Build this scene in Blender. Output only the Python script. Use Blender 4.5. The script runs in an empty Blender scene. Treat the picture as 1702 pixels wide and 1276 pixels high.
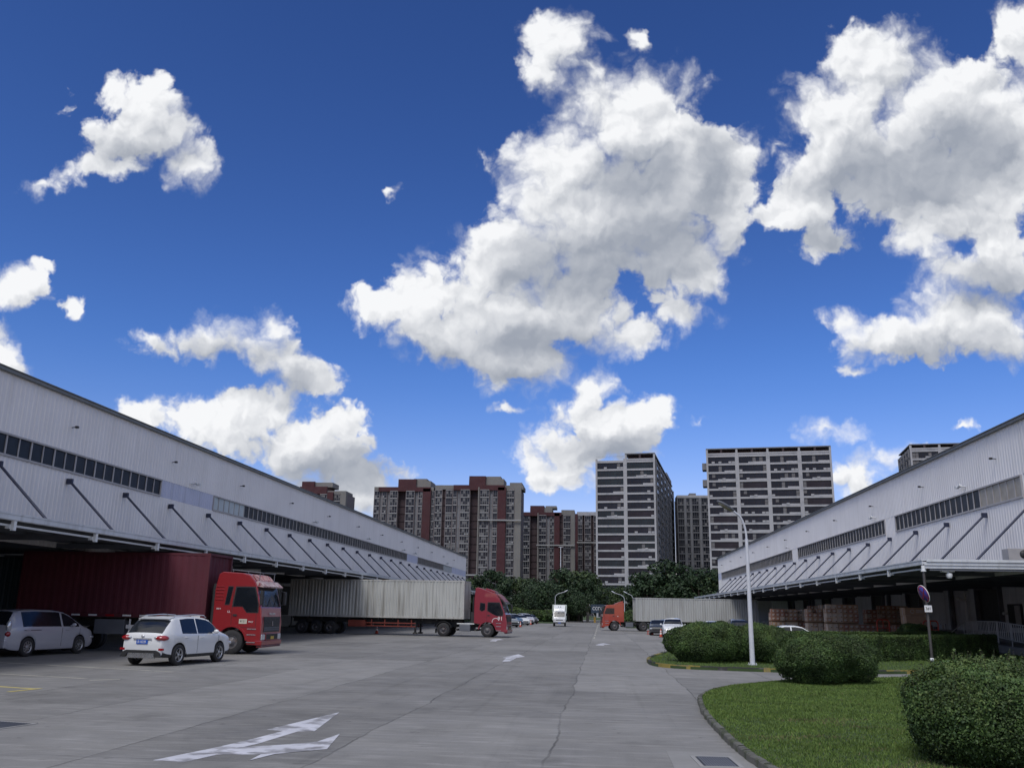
import bpy, bmesh, math, random
import numpy as np
from mathutils import Vector, Matrix, noise
random.seed(7); rng = np.random.default_rng(11)
S = bpy.context.scene; COL = S.collection; PI = math.pi; R = math.radians
# ---------------------------------------------------------------- camera
FWD = Vector((-0.0988159, 0.9637030, 0.2480159)); RIGHT = Vector((0.9950741, 0.0976815, 0.0169071)); UP = Vector((0.0079331, -0.2484649, 0.9686084))
cd = bpy.data.cameras.new('camera'); cam = bpy.data.objects.new('camera', cd); COL.objects.link(cam)
cd.sensor_width = 36; cd.lens = 36*1470/1702; cd.clip_end = 3000; cd.clip_start = 0.1
m = Matrix((RIGHT, UP, -FWD)).transposed().to_4x4(); m.translation = (0, 0, 2.05); cam.matrix_world = m
S.camera = cam
S.view_settings.view_transform = 'Standard'; S.view_settings.look = 'None'; S.view_settings.gamma = 1; S.view_settings.exposure = 0
# ---------------------------------------------------------------- sun
SUN_EL, SUN_AZ = R(54), R(200)           # azimuth clockwise from +Y: behind the camera, to the left
ld = bpy.data.lights.new('sun', 'SUN'); ld.energy = 2.15; ld.angle = R(24); ld.color = (1, .95, .88)
sun = bpy.data.objects.new('sun', ld); COL.objects.link(sun)
sd = Vector((math.sin(SUN_AZ)*math.cos(SUN_EL), math.cos(SUN_AZ)*math.cos(SUN_EL), math.sin(SUN_EL)))
sun.rotation_euler = sd.to_track_quat('Z', 'Y').to_euler(); sun.location = sd*400
# ---------------------------------------------------------------- world: Nishita sky with cumulus clouds
w = bpy.data.worlds.new('World'); S.world = w; w.use_nodes = True
N = w.node_tree.nodes; L = w.node_tree.links; N.clear()
def nd(t, **k):
    n = N.new(t)
    for a, b in k.items(): setattr(n, a, b)
    return n
def mth(op, a, b=None, c=None, clamp=False):
    n = nd('ShaderNodeMath', operation=op, use_clamp=clamp)
    for i, v in enumerate((a, b, c)):
        if v is None: continue
        if isinstance(v, (int, float)): n.inputs[i].default_value = v
        else: L.new(v, n.inputs[i])
    return n.outputs[0]
def vmt(op, a, b=None, scale=None):
    n = nd('ShaderNodeVectorMath', operation=op)
    for i, v in enumerate((a, b)):
        if v is None: continue
        if isinstance(v, (tuple, list, Vector)): n.inputs[i].default_value = v
        else: L.new(v, n.inputs[i])
    if scale is not None: n.inputs['Scale'].default_value = scale
    return n.outputs['Value'] if op in ('DOT_PRODUCT', 'LENGTH') else n.outputs[0]
def sstep(x, a, b):
    n = nd('ShaderNodeMapRange', interpolation_type='SMOOTHSTEP'); L.new(x, n.inputs[0])
    n.inputs[1].default_value = a; n.inputs[2].default_value = b; n.inputs[3].default_value = 0; n.inputs[4].default_value = 1
    return n.outputs[0]
def nse(vec, scale, det, rough=.55, col=False, lac=2.0, dim='2D'):
    n = nd('ShaderNodeTexNoise', noise_dimensions=dim); L.new(vec, n.inputs['Vector'])
    n.inputs['Scale'].default_value = scale; n.inputs['Detail'].default_value = det; n.inputs['Roughness'].default_value = rough; n.inputs['Lacunarity'].default_value = lac
    return n.outputs['Color' if col else 'Fac']
def mixc(f, a, b, mode='MIX'):
    n = nd('ShaderNodeMix', data_type='RGBA', blend_type=mode)
    for s, v in ((0, f), (6, a), (7, b)):
        if isinstance(v, (int, float)): n.inputs[s].default_value = v
        elif isinstance(v, tuple): n.inputs[s].default_value = v
        else: L.new(v, n.inputs[s])
    return n.outputs[2]
tc = nd('ShaderNodeTexCoord'); D = vmt('NORMALIZE', tc.outputs['Generated'])
sky = nd('ShaderNodeTexSky', sky_type='NISHITA', sun_disc=False, sun_elevation=SUN_EL, sun_rotation=SUN_AZ, air_density=1.0, dust_density=0.35, ozone_density=2.5)
SKYG = nd('ShaderNodeGamma'); L.new(sky.outputs[0], SKYG.inputs[0]); SKYG.inputs[1].default_value = 1.45
SKY = mixc(1.0, SKYG.outputs[0], (0.50, 0.50, 0.62, 1), 'MULTIPLY')
low = sstep(vmt('DOT_PRODUCT', D, (0, 0, 1)), -.02, .30)   # the air near the horizon is a deeper, less cyan blue
SKY = mixc(1.0, SKY, mixc(low, (1.30, .92, .86, 1), (.70, .88, 1.0, 1)), 'MULTIPLY')
# a fixed chart of the front half of the sky (gnomonic map round one world direction) in which the cloud masses are laid out
w_ = mth('MAXIMUM', vmt('DOT_PRODUCT', D, tuple(FWD)), 0.05)
U = mth('DIVIDE', mth('MULTIPLY', vmt('DOT_PRODUCT', D, tuple(RIGHT)), 1.47), w_)
V = mth('DIVIDE', mth('MULTIPLY', vmt('DOT_PRODUCT', D, tuple(UP)), 1.47), w_)
cb = nd('ShaderNodeCombineXYZ'); L.new(U, cb.inputs[0]); L.new(V, cb.inputs[1]); P0 = cb.outputs[0]
wn = vmt('SUBTRACT', nse(P0, 7, 2.0, .5, True), (.5, .5, .5)); wn = vmt('MULTIPLY', wn, (.05, .045, 0))
wn2 = vmt('SUBTRACT', nse(P0, 26, 3.0, .6, True), (.5, .5, .5)); wn2 = vmt('MULTIPLY', wn2, (.034, .034, 0))
PW = vmt('ADD', vmt('ADD', P0, wn), wn2)
BLOBS = [(0.199,0.438,0.135,0.1,0),(0.299,0.363,0.11,0.115,0),(0.079,0.358,0.115,0.085,20),(0.149,0.278,0.2,0.13,0),(-0.001,0.213,0.15,0.075,20),(0.279,0.218,0.11,0.09,0),(-0.151,0.138,0.13,0.045,12),(0.009,0.108,0.15,0.06,0),(0.014,0.033,0.085,0.055,0),(-0.091,0.073,0.13,0.042,-8),(-0.211,0.148,0.07,0.022,10),(0.099,0.138,0.115,0.075,0),(0.329,0.173,0.06,0.045,0),(0.359,0.308,0.055,0.09,0),(0.079,0.568,0.072,0.052,0),(0.049,0.523,0.048,0.042,0),(0.207,0.573,0.018,0.024,0),(0.129,0.526,0.045,0.02,-20),(0.204,0.073,0.052,0.034,0),(0.284,0.113,0.055,0.02,0),(0.234,0.133,0.028,0.016,0),(-0.611,0.468,0.07,0.055,0),(-0.626,0.413,0.09,0.048,0),(-0.536,0.37,0.048,0.044,-30),(-0.686,0.356,0.088,0.024,12),(-0.751,0.458,0.02,0.026,0),(-0.771,0.335,0.028,0.013,0),(-0.651,0.478,0.04,0.03,0),(-0.826,0.158,0.055,0.042,10),(-0.789,0.193,0.024,0.017,0),(-0.731,0.128,0.03,0.018,-15),(-0.843,0.048,0.038,0.046,0),(-0.826,0.023,0.025,0.02,0),(-0.496,0.07,0.118,0.038,0),(-0.396,0.093,0.028,0.026,0),(-0.375,0.03,0.10,0.036,-25),(-0.326,0.003,0.052,0.032,0),(-0.44,-0.05,0.10,0.052,0),(-0.606,-0.057,0.075,0.032,0),(-0.521,-0.067,0.085,0.045,0),(-0.351,-0.107,0.105,0.06,0),(-0.291,-0.062,0.06,0.04,0),(-0.251,-0.097,0.034,0.009,0),(-0.251,-0.177,0.065,0.05,0),(-0.206,-0.147,0.042,0.022,0),(-0.291,-0.142,0.06,0.05,0),(0.137,-0.012,0.048,0.038,0),(0.161,-0.067,0.105,0.058,0),(0.104,-0.107,0.095,0.05,0),(0.241,-0.054,0.032,0.032,0),(0.079,-0.147,0.072,0.034,0),(0.039,-0.122,0.03,0.04,0),(0.209,-0.102,0.05,0.03,0),(0.314,-0.052,0.02,0.009,0),(-0.011,-0.047,0.026,0.008,0),(0.599,0.528,0.092,0.095,0),(0.544,0.448,0.1,0.075,0),(0.709,0.473,0.11,0.09,0),(0.799,0.428,0.12,0.13,0),(0.844,0.578,0.05,0.06,0),(0.649,0.368,0.19,0.09,0),(0.524,0.373,0.075,0.06,0),(0.759,0.298,0.14,0.085,0),(0.439,0.276,0.072,0.03,0),(0.494,0.313,0.065,0.058,0),(0.534,0.238,0.055,0.035,0),(0.679,0.238,0.07,0.04,0),(0.629,0.078,0.1,0.046,0),(0.739,0.108,0.115,0.065,0),(0.804,0.078,0.06,0.048,0),(0.574,0.026,0.032,0.015,0),(0.814,0.188,0.055,0.05,0),(0.469,0.438,0.024,0.03,0),(0.549,0.108,0.035,0.02,0),(0.529,-0.074,0.052,0.017,0),(0.579,-0.152,0.072,0.04,0),(0.629,-0.127,0.04,0.028,0),(0.749,-0.07,0.026,0.012,0),(0.544,-0.132,0.035,0.024,0),(-0.206,0.323,0.016,0.01,20),(0.439,0.388,0.026,0.01,30)]
BLOBS += [(-.566,.423,.05,.045,0),(.80,.238,.07,.06,0),(.749,.188,.075,.04,0),(.709,.338,.16,.10,0),(-.421,-.052,.06,.045,0),(.49,.36,.06,.05,0)]
SHADE = [(0.149,0.193,0.17,0.07),(0.259,0.238,0.1,0.07),(0.209,0.338,0.09,0.05),(0.049,0.068,0.11,0.045),(-0.001,0.008,0.06,0.025),(-0.506,0.053,0.105,0.022),(-0.381,-0.002,0.08,0.022),(0.649,0.338,0.15,0.06),(0.749,0.388,0.1,0.06),(0.539,0.238,0.07,0.025),(0.709,0.048,0.12,0.03),(0.789,0.158,0.06,0.04),(-0.291,-0.152,0.12,0.04),(0.179,-0.107,0.08,0.025),(-0.616,0.388,0.07,0.022),(0.329,0.348,0.04,0.08),(-0.121,0.048,0.09,0.02)]
def blob_field(P, blobs, k):
    acc = None
    for i, b in enumerate(blobs):
        if i and i % 16 == 0: P = vmt('ADD', P, mth('MULTIPLY', acc, 1e-7))   # keeps the shader's evaluation order short
        m = nd('ShaderNodeMapping', vector_type='TEXTURE'); L.new(P, m.inputs[0])
        m.inputs[1].default_value = (b[0], b[1], 0); m.inputs[2].default_value = (0, 0, R(b[4]) if len(b) > 4 else 0); m.inputs[3].default_value = (b[2], b[3], 1)
        kk = max(.42, min(1.0, min(b[2], b[3])*19)); f = mth('MULTIPLY_ADD', vmt('LENGTH', m.outputs[0]), -kk, kk)
        if acc is None: acc = f
        else:
            n = nd('ShaderNodeMath', operation='SMOOTH_MAX'); L.new(acc, n.inputs[0]); L.new(f, n.inputs[1]); n.inputs[2].default_value = k; acc = n.outputs[0]
    return acc
F0 = blob_field(PW, BLOBS, .30); F = mth('MINIMUM', F0, .95)
F2 = blob_field(vmt('ADD', PW, (-.022, .042, 0)), BLOBS, .30)
# fine billows, and the same billows a little towards the sun: their difference is the light on each lump
PN = vmt('ADD', P0, wn)
nb = nse(PN, 15, 6.0, .6); PS = vmt('ADD', PN, (-.007, .013, 0)); nl = nse(PN, 11, 2.0, .5); nb2 = nse(PS, 11, 2.0, .5)
vor = nd('ShaderNodeTexVoronoi', feature='F1', distance='EUCLIDEAN', voronoi_dimensions='2D'); L.new(PW, vor.inputs['Vector']); vor.inputs['Scale'].default_value = 13; vor.inputs['Detail'].default_value = 3; vor.inputs['Roughness'].default_value = .55
vor.normalize = False
vor2 = nd('ShaderNodeTexVoronoi', feature='F1', distance='EUCLIDEAN', voronoi_dimensions='2D'); L.new(vmt('ADD', PW, (-.006, .012, 0)), vor2.inputs['Vector']); vor2.inputs['Scale'].default_value = 13; vor2.inputs['Detail'].default_value = 2; vor2.inputs['Roughness'].default_value = .55
bump = mth('SUBTRACT', .62, vor.outputs['Distance'])
DEN = mth('ADD', mth('ADD', F, mth('MULTIPLY', mth('SUBTRACT', nb, .5), .60)), mth('MULTIPLY', bump, .46))
soft = nd('ShaderNodeMapRange'); L.new(nse(P0, 5.0, 1.0), soft.inputs[0]); soft.inputs[1].default_value = .4; soft.inputs[2].default_value = .62; soft.inputs[3].default_value = .75; soft.inputs[4].default_value = 2.0; soft = soft.outputs[0]
front = sstep(vmt('DOT_PRODUCT', D, tuple(FWD)), .55, .62)
ALPHA = mth('MULTIPLY', mth('POWER', sstep(mth('MULTIPLY', DEN, soft), -.24, .34), 1.3), front)
relief = mth('ADD', mth('MULTIPLY', mth('SUBTRACT', nl, nb2), .6), mth('MULTIPLY', mth('SUBTRACT', vor2.outputs['Distance'], vor.outputs['Distance']), .27))
broad = mth('SUBTRACT', F0, F2)
GS = sstep(blob_field(PW, SHADE, .5), -.55, .55)
thick = sstep(DEN, .15, 1.0)
lum = mth('ADD', mth('ADD', mth('SUBTRACT', .86, mth('MULTIPLY', thick, .08)), mth('MULTIPLY', relief, 1.5)), mth('ADD', mth('MULTIPLY', bump, .10), mth('ADD', mth('MULTIPLY', mth('SUBTRACT', nb, .5), .14), mth('MULTIPLY', broad, .38))))
lum = mth('MULTIPLY', lum, mth('SUBTRACT', 1.0, mth('MULTIPLY', GS, .66)))
lum = mth('MINIMUM', mth('MAXIMUM', lum, .2), 1.05)
CL = mixc(lum, (1.9, 2.3, 3.1, 1), (9.3, 9.4, 9.6, 1))
# unseen cumulus over the rest of the sky, dense and bright for fill light
nf = nse(D, 3.2, 4.0, .58, dim='3D')
A2 = mth('MULTIPLY', mth('MULTIPLY', sstep(nf, .42, .56), mth('SUBTRACT', 1.0, front)), sstep(vmt('DOT_PRODUCT', D, (0, 0, 1)), .05, .3))
c1 = mixc(ALPHA, SKY, CL); c2 = mixc(A2, c1, (9.6, 9.6, 9.7, 1))
bg = nd('ShaderNodeBackground'); bg.inputs[1].default_value = .1; L.new(c2, bg.inputs[0])
wo = nd('ShaderNodeOutputWorld'); L.new(bg.outputs[0], wo.inputs[0])
# ---------------------------------------------------------------- helpers
def pmat(name, col, rough=.6, metal=0., var=.12, vscale=2.0, bump=0., bscale=20., spec=.5, stain=None, streak=0., coat=0., isl=0., alpha=None, emis=None):
    """procedural Principled material: colour varied by noise, optional vertical dirt streaks, stains and bump"""
    m = bpy.data.materials.new(name); m.use_nodes = True; t = m.node_tree; n = t.nodes; l = t.links
    b = n['Principled BSDF']; tcn = n.new('ShaderNodeTexCoord'); O = tcn.outputs['Object']
    def noi(sc, det=4, vec=None, map_=None):
        x = n.new('ShaderNodeTexNoise'); x.inputs['Scale'].default_value = sc; x.inputs['Detail'].default_value = det
        if map_:
            mp = n.new('ShaderNodeMapping'); mp.inputs[3].default_value = map_; l.new(O, mp.inputs[0]); l.new(mp.outputs[0], x.inputs[0])
        else: l.new(O, x.inputs[0])
        return x.outputs[0]
    def ramp(x, a, b_, lo, hi):
        r = n.new('ShaderNodeMapRange'); l.new(x, r.inputs[0]); r.inputs[1].default_value = a; r.inputs[2].default_value = b_; r.inputs[3].default_value = lo; r.inputs[4].default_value = hi; return r.outputs[0]
    def mix(f, a, c, mode='MIX'):
        x = n.new('ShaderNodeMix'); x.data_type = 'RGBA'; x.blend_type = mode
        for i, v in ((0, f), (6, a), (7, c)):
            if isinstance(v, (int, float)): x.inputs[i].default_value = v
            elif isinstance(v, tuple): x.inputs[i].default_value = v
            else: l.new(v, x.inputs[i])
        return x.outputs[2]
    c4 = (*col, 1); cur = c4
    if var:
        v = ramp(noi(vscale, 5), .25, .75, 1-var, 1+var)
        x = n.new('ShaderNodeVectorMath'); x.operation = 'SCALE'; x.inputs[0].default_value = col; l.new(v, x.inputs['Scale']); cur = x.outputs[0]
    if isl:
        g = n.new('ShaderNodeNewGeometry'); v = ramp(g.outputs['Random Per Island'], 0, 1, 1-isl, 1+isl)
        x = n.new('ShaderNodeVectorMath'); x.operation = 'SCALE'
        if isinstance(cur, tuple): x.inputs[0].default_value = cur[:3]
        else: l.new(cur, x.inputs[0])
        l.new(v, x.inputs['Scale']); cur = x.outputs[0]
    if stain:
        cur = mix(ramp(noi(stain[1], 6), stain[2], stain[2]+.12, 0, stain[3]), cur, (*stain[0], 1))
    if streak:
        cur = mix(ramp(noi(1.0, 5, map_=(3.2, 3.2, .22)), .5, .72, 0, streak), cur, (col[0]*.45, col[1]*.42, col[2]*.38, 1))
    if isinstance(cur, tuple): b.inputs['Base Color'].default_value = cur
    else: l.new(cur, b.inputs['Base Color'])
    if var:
        l.new(ramp(noi(vscale*3, 3), .3, .7, max(0.02, rough-.07), min(1, rough+.07)), b.inputs['Roughness'])
    else: b.inputs['Roughness'].default_value = rough
    b.inputs['Metallic'].default_value = metal; b.inputs['Specular IOR Level'].default_value = spec; b.inputs['Coat Weight'].default_value = coat
    if alpha is not None: b.inputs['Alpha'].default_value = alpha
    if emis: b.inputs['Emission Color'].default_value = (*emis[:3], 1); b.inputs['Emission Strength'].default_value = emis[3]
    if bump:
        bp = n.new('ShaderNodeBump'); bp.inputs['Strength'].default_value = bump; bp.inputs['Distance'].default_value = .02; l.new(noi(bscale, 4), bp.inputs['Height']); l.new(bp.outputs[0], b.inputs['Normal'])
    return m
class MB:
    """collects shapes, build() links them as one mesh object"""
    def __init__(s): s.v = []; s.f = []; s.m = []; s.sm = []
    def add(s, vs, fs, mi=0, smooth=False):
        o = len(s.v); s.v += [tuple(p) for p in vs]
        for f in fs: s.f.append(tuple(i+o for i in f)); s.m.append(mi); s.sm.append(smooth)
        return s
    def box(s, x0, x1, y0, y1, z0, z1, mi=0):
        if x0 > x1: x0, x1 = x1, x0
        if y0 > y1: y0, y1 = y1, y0
        if z0 > z1: z0, z1 = z1, z0
        return s.add([(x0,y0,z0),(x1,y0,z0),(x1,y1,z0),(x0,y1,z0),(x0,y0,z1),(x1,y0,z1),(x1,y1,z1),(x0,y1,z1)],
              [(0,3,2,1),(4,5,6,7),(0,1,5,4),(1,2,6,5),(2,3,7,6),(3,0,4,7)], mi)
    def cbox(s, c, d, mi=0): return s.box(c[0]-d[0]/2, c[0]+d[0]/2, c[1]-d[1]/2, c[1]+d[1]/2, c[2]-d[2]/2, c[2]+d[2]/2, mi)
    def quad(s, a, b, c, d, mi=0): return s.add([a, b, c, d], [(0,1,2,3)], mi)
    def tube(s, p0, p1, r0, r1=None, n=10, mi=0, cap=True, smooth=True):
        r1 = r0 if r1 is None else r1; p0 = Vector(p0); p1 = Vector(p1); d = (p1-p0).normalized()
        a = d.orthogonal().normalized(); b = d.cross(a); vs = []
        for p, r in ((p0, r0), (p1, r1)):
            for i in range(n):
                t = 2*PI*i/n; vs.append(p + a*(r*math.cos(t)) + b*(r*math.sin(t)))
        s.add(vs, [(i, (i+1) % n, n+(i+1) % n, n+i) for i in range(n)], mi, smooth)
        if cap: s.add(vs[:n], [tuple(range(n-1, -1, -1))], mi); s.add(vs[n:], [tuple(range(n))], mi)
        return s
    def path(s, pts, r, n=8, mi=0):
        for a, b in zip(pts[:-1], pts[1:]): s.tube(a, b, r, r, n, mi)
        return s
    def lathe(s, prof, axis='Z', c=(0,0,0), n=20, mi=0, smooth=True):
        vs = []; k = len(prof)
        for i in range(n):
            t = 2*PI*i/n; ct, st = math.cos(t), math.sin(t)
            for r, h in prof:
                p = {'Z': (r*ct, r*st, h), 'Y': (r*ct, h, r*st), 'X': (h, r*ct, r*st)}[axis]
                vs.append((p[0]+c[0], p[1]+c[1], p[2]+c[2]))
        fs = [(i*k+j, ((i+1) % n)*k+j, ((i+1) % n)*k+j+1, i*k+j+1) for i in range(n) for j in range(k-1)]
        return s.add(vs, fs, mi, smooth)
    def prism(s, poly, y0, y1, mi=0, plane='XZ', smooth=False):
        """extrude a 2-D outline: 'XZ' along y, 'XY' along z, 'YZ' along x"""
        n = len(poly); g = {'XZ': lambda a, b, h: (a, h, b), 'XY': lambda a, b, h: (a, b, h), 'YZ': lambda a, b, h: (h, a, b)}[plane]
        vs = [g(a, b, y0) for a, b in poly] + [g(a, b, y1) for a, b in poly]
        return s.add(vs, [tuple(range(n)), tuple(range(2*n-1, n-1, -1))] + [(i, n+i, n+(i+1) % n, (i+1) % n) for i in range(n)], mi, smooth)
    def ball(s, c, r, n=12, mi=0):
        if isinstance(r, (int, float)): r = (r, r, r)
        vs = []; k = n//2
        for j in range(k+1):
            ph = PI*j/k
            for i in range(n): t = 2*PI*i/n; vs.append((c[0]+r[0]*math.sin(ph)*math.cos(t), c[1]+r[1]*math.sin(ph)*math.sin(t), c[2]+r[2]*math.cos(ph)))
        return s.add(vs, [(j*n+i, j*n+(i+1) % n, (j+1)*n+(i+1) % n, (j+1)*n+i) for j in range(k) for i in range(n)], mi, True)
    def mesh(s, name, mats, bevel=0, seg=2, fix=True):
        me = bpy.data.meshes.new(name); me.from_pydata(s.v, [], s.f)
        for x in (mats if isinstance(mats, (list, tuple)) else [mats]): me.materials.append(x)
        me.polygons.foreach_set('material_index', s.m); me.polygons.foreach_set('use_smooth', s.sm)
        if fix or bevel:
            b = bmesh.new(); b.from_mesh(me)
            if bevel:
                bmesh.ops.remove_doubles(b, verts=b.verts, dist=1e-5)
                es = [e for e in b.edges if len(e.link_faces) == 2 and e.calc_face_angle(0) > .5]
                bmesh.ops.bevel(b, geom=es, offset=bevel, segments=seg, affect='EDGES', profile=.6, clamp_overlap=True)
            bmesh.ops.recalc_face_normals(b, faces=b.faces)
            b.to_mesh(me); b.free()
        me.update(); return me
    def build(s, name, mats, parent=None, bevel=0, seg=2, loc=None, fix=True):
        return link(name, s.mesh(name, mats, bevel, seg, fix), parent, loc)
def link(name, me, parent=None, loc=None, rot=None, scale=None):
    o = bpy.data.objects.new(name, me); COL.objects.link(o)
    if parent is not None: o.parent = parent
    if loc is not None: o.location = loc
    if rot is not None: o.rotation_euler = rot
    if scale is not None: o.scale = scale if isinstance(scale, (tuple, list)) else (scale,)*3
    return o
def tag(o, label=None, cat=None, group=None, kind=None):
    for k, v in (('label', label), ('category', cat), ('group', group), ('kind', kind)):
        if v: o[k] = v
    return o
def thing(name, label, cat, loc=(0,0,0), rz=0., group=None):
    o = bpy.data.objects.new(name, None); COL.objects.link(o); o.empty_display_size = .3; o.location = loc; o.rotation_euler = (0, 0, rz)
    return tag(o, label, cat, group)
def kids(o): return [c for c in bpy.data.objects if c.parent == o]
def copy_tree(o, loc=None, rz=None, label=None, group=None, _p=None, scale=None):
    c = o.copy(); COL.objects.link(c)
    if _p is not None: c.parent = _p
    for k in kids(o): copy_tree(k, _p=c)
    if loc is not None: c.location = loc
    if rz is not None: c.rotation_euler = (0, 0, rz)
    if label: c['label'] = label
    if group: c['group'] = group
    if scale: c.scale = (scale,)*3
    return c
def textmesh(s, size, depth=.004, name='lettering', align='CENTER'):
    """lettering as a mesh in the XZ plane facing -Y"""
    cu = bpy.data.curves.new(name, 'FONT'); cu.body = s; cu.size = size; cu.extrude = depth; cu.align_x = align; cu.align_y = 'CENTER'
    o = bpy.data.objects.new(name, cu); COL.objects.link(o); dg = bpy.context.evaluated_depsgraph_get()
    me = bpy.data.meshes.new_from_object(o.evaluated_get(dg)); bpy.data.objects.remove(o); bpy.data.curves.remove(cu)
    me.transform(Matrix.Rotation(PI/2, 4, 'X')); me.name = name; return me
def text(s, size, mat, parent, loc, rot=(0,0,0), name='lettering', depth=.004, sx=1):
    me = textmesh(s, size, depth, name); me.materials.clear(); me.materials.append(mat)
    return link(name, me, parent, loc, rot, (sx, 1, 1))
def smooth_all(o):
    o.data.polygons.foreach_set('use_smooth', [True]*len(o.data.polygons)); return o
M = {}
M['wall'] = pmat('pale_sheet_metal', (.71, .70, .70), .5, 0, .06, .35, streak=.14)
M['wall_blue'] = pmat('blue_grey_sheet', (.46, .49, .62), .5, 0, .07, .4, streak=.3)
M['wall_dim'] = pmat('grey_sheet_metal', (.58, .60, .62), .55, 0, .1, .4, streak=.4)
M['trim'] = pmat('dark_roof_edge', (.16, .17, .17), .55, .0, .15, 1.5)
M['fascia'] = pmat('pale_fascia', (.56, .59, .62), .45, .0, .10, .8, streak=.35)
M['white_steel'] = pmat('white_steel', (.66, .68, .68), .45, 0, .08, 2)
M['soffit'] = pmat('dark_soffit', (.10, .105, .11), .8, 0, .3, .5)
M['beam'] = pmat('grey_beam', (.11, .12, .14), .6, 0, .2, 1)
M['strut'] = pmat('dark_blue_steel', (.028, .034, .065), .5, .2, .15, 2)
M['frame'] = pmat('grey_window_frame', (.36, .35, .35), .5, 0, .12, 2)
M['glass'] = pmat('dark_glass', (.010, .013, .018), .10, 0, .3, .8, spec=.5); M['glass_w'] = pmat('dusty_warehouse_glass', (.012, .014, .018), .35, 0, .3, .8, spec=.22)
M['pane_pale'] = pmat('pale_green_panel', (.42, .48, .50), .4, 0, .1, 2)
M['pane_tan'] = pmat('tan_panel', (.30, .27, .22), .35, 0, .2, 2)
M['conc'] = pmat('concrete', (.26, .26, .255), .85, 0, .15, 1.2, bump=.3, bscale=12)
M['dark'] = pmat('black_plastic', (.02, .021, .023), .55, 0, .2, 3)
M['under'] = pmat('chassis_black', (.025, .025, .026), .7, 0, .3, 2, stain=((.10,.085,.07), 3, .55, .5))
M['tyre'] = pmat('tyre_rubber', (.022, .022, .024), .8, 0, .2, 5, bump=.3, bscale=40)
M['rim'] = pmat('alloy_rim', (.45, .46, .48), .3, .8, .1, 6)
M['steelrim'] = pmat('steel_truck_rim', (.10, .10, .11), .55, .3, .3, 4, stain=((.12,.08,.06), 6, .5, .6))
M['roof_sheet'] = pmat('roof_sheet', (.35, .37, .38), .6, 0, .1, .3)
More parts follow.
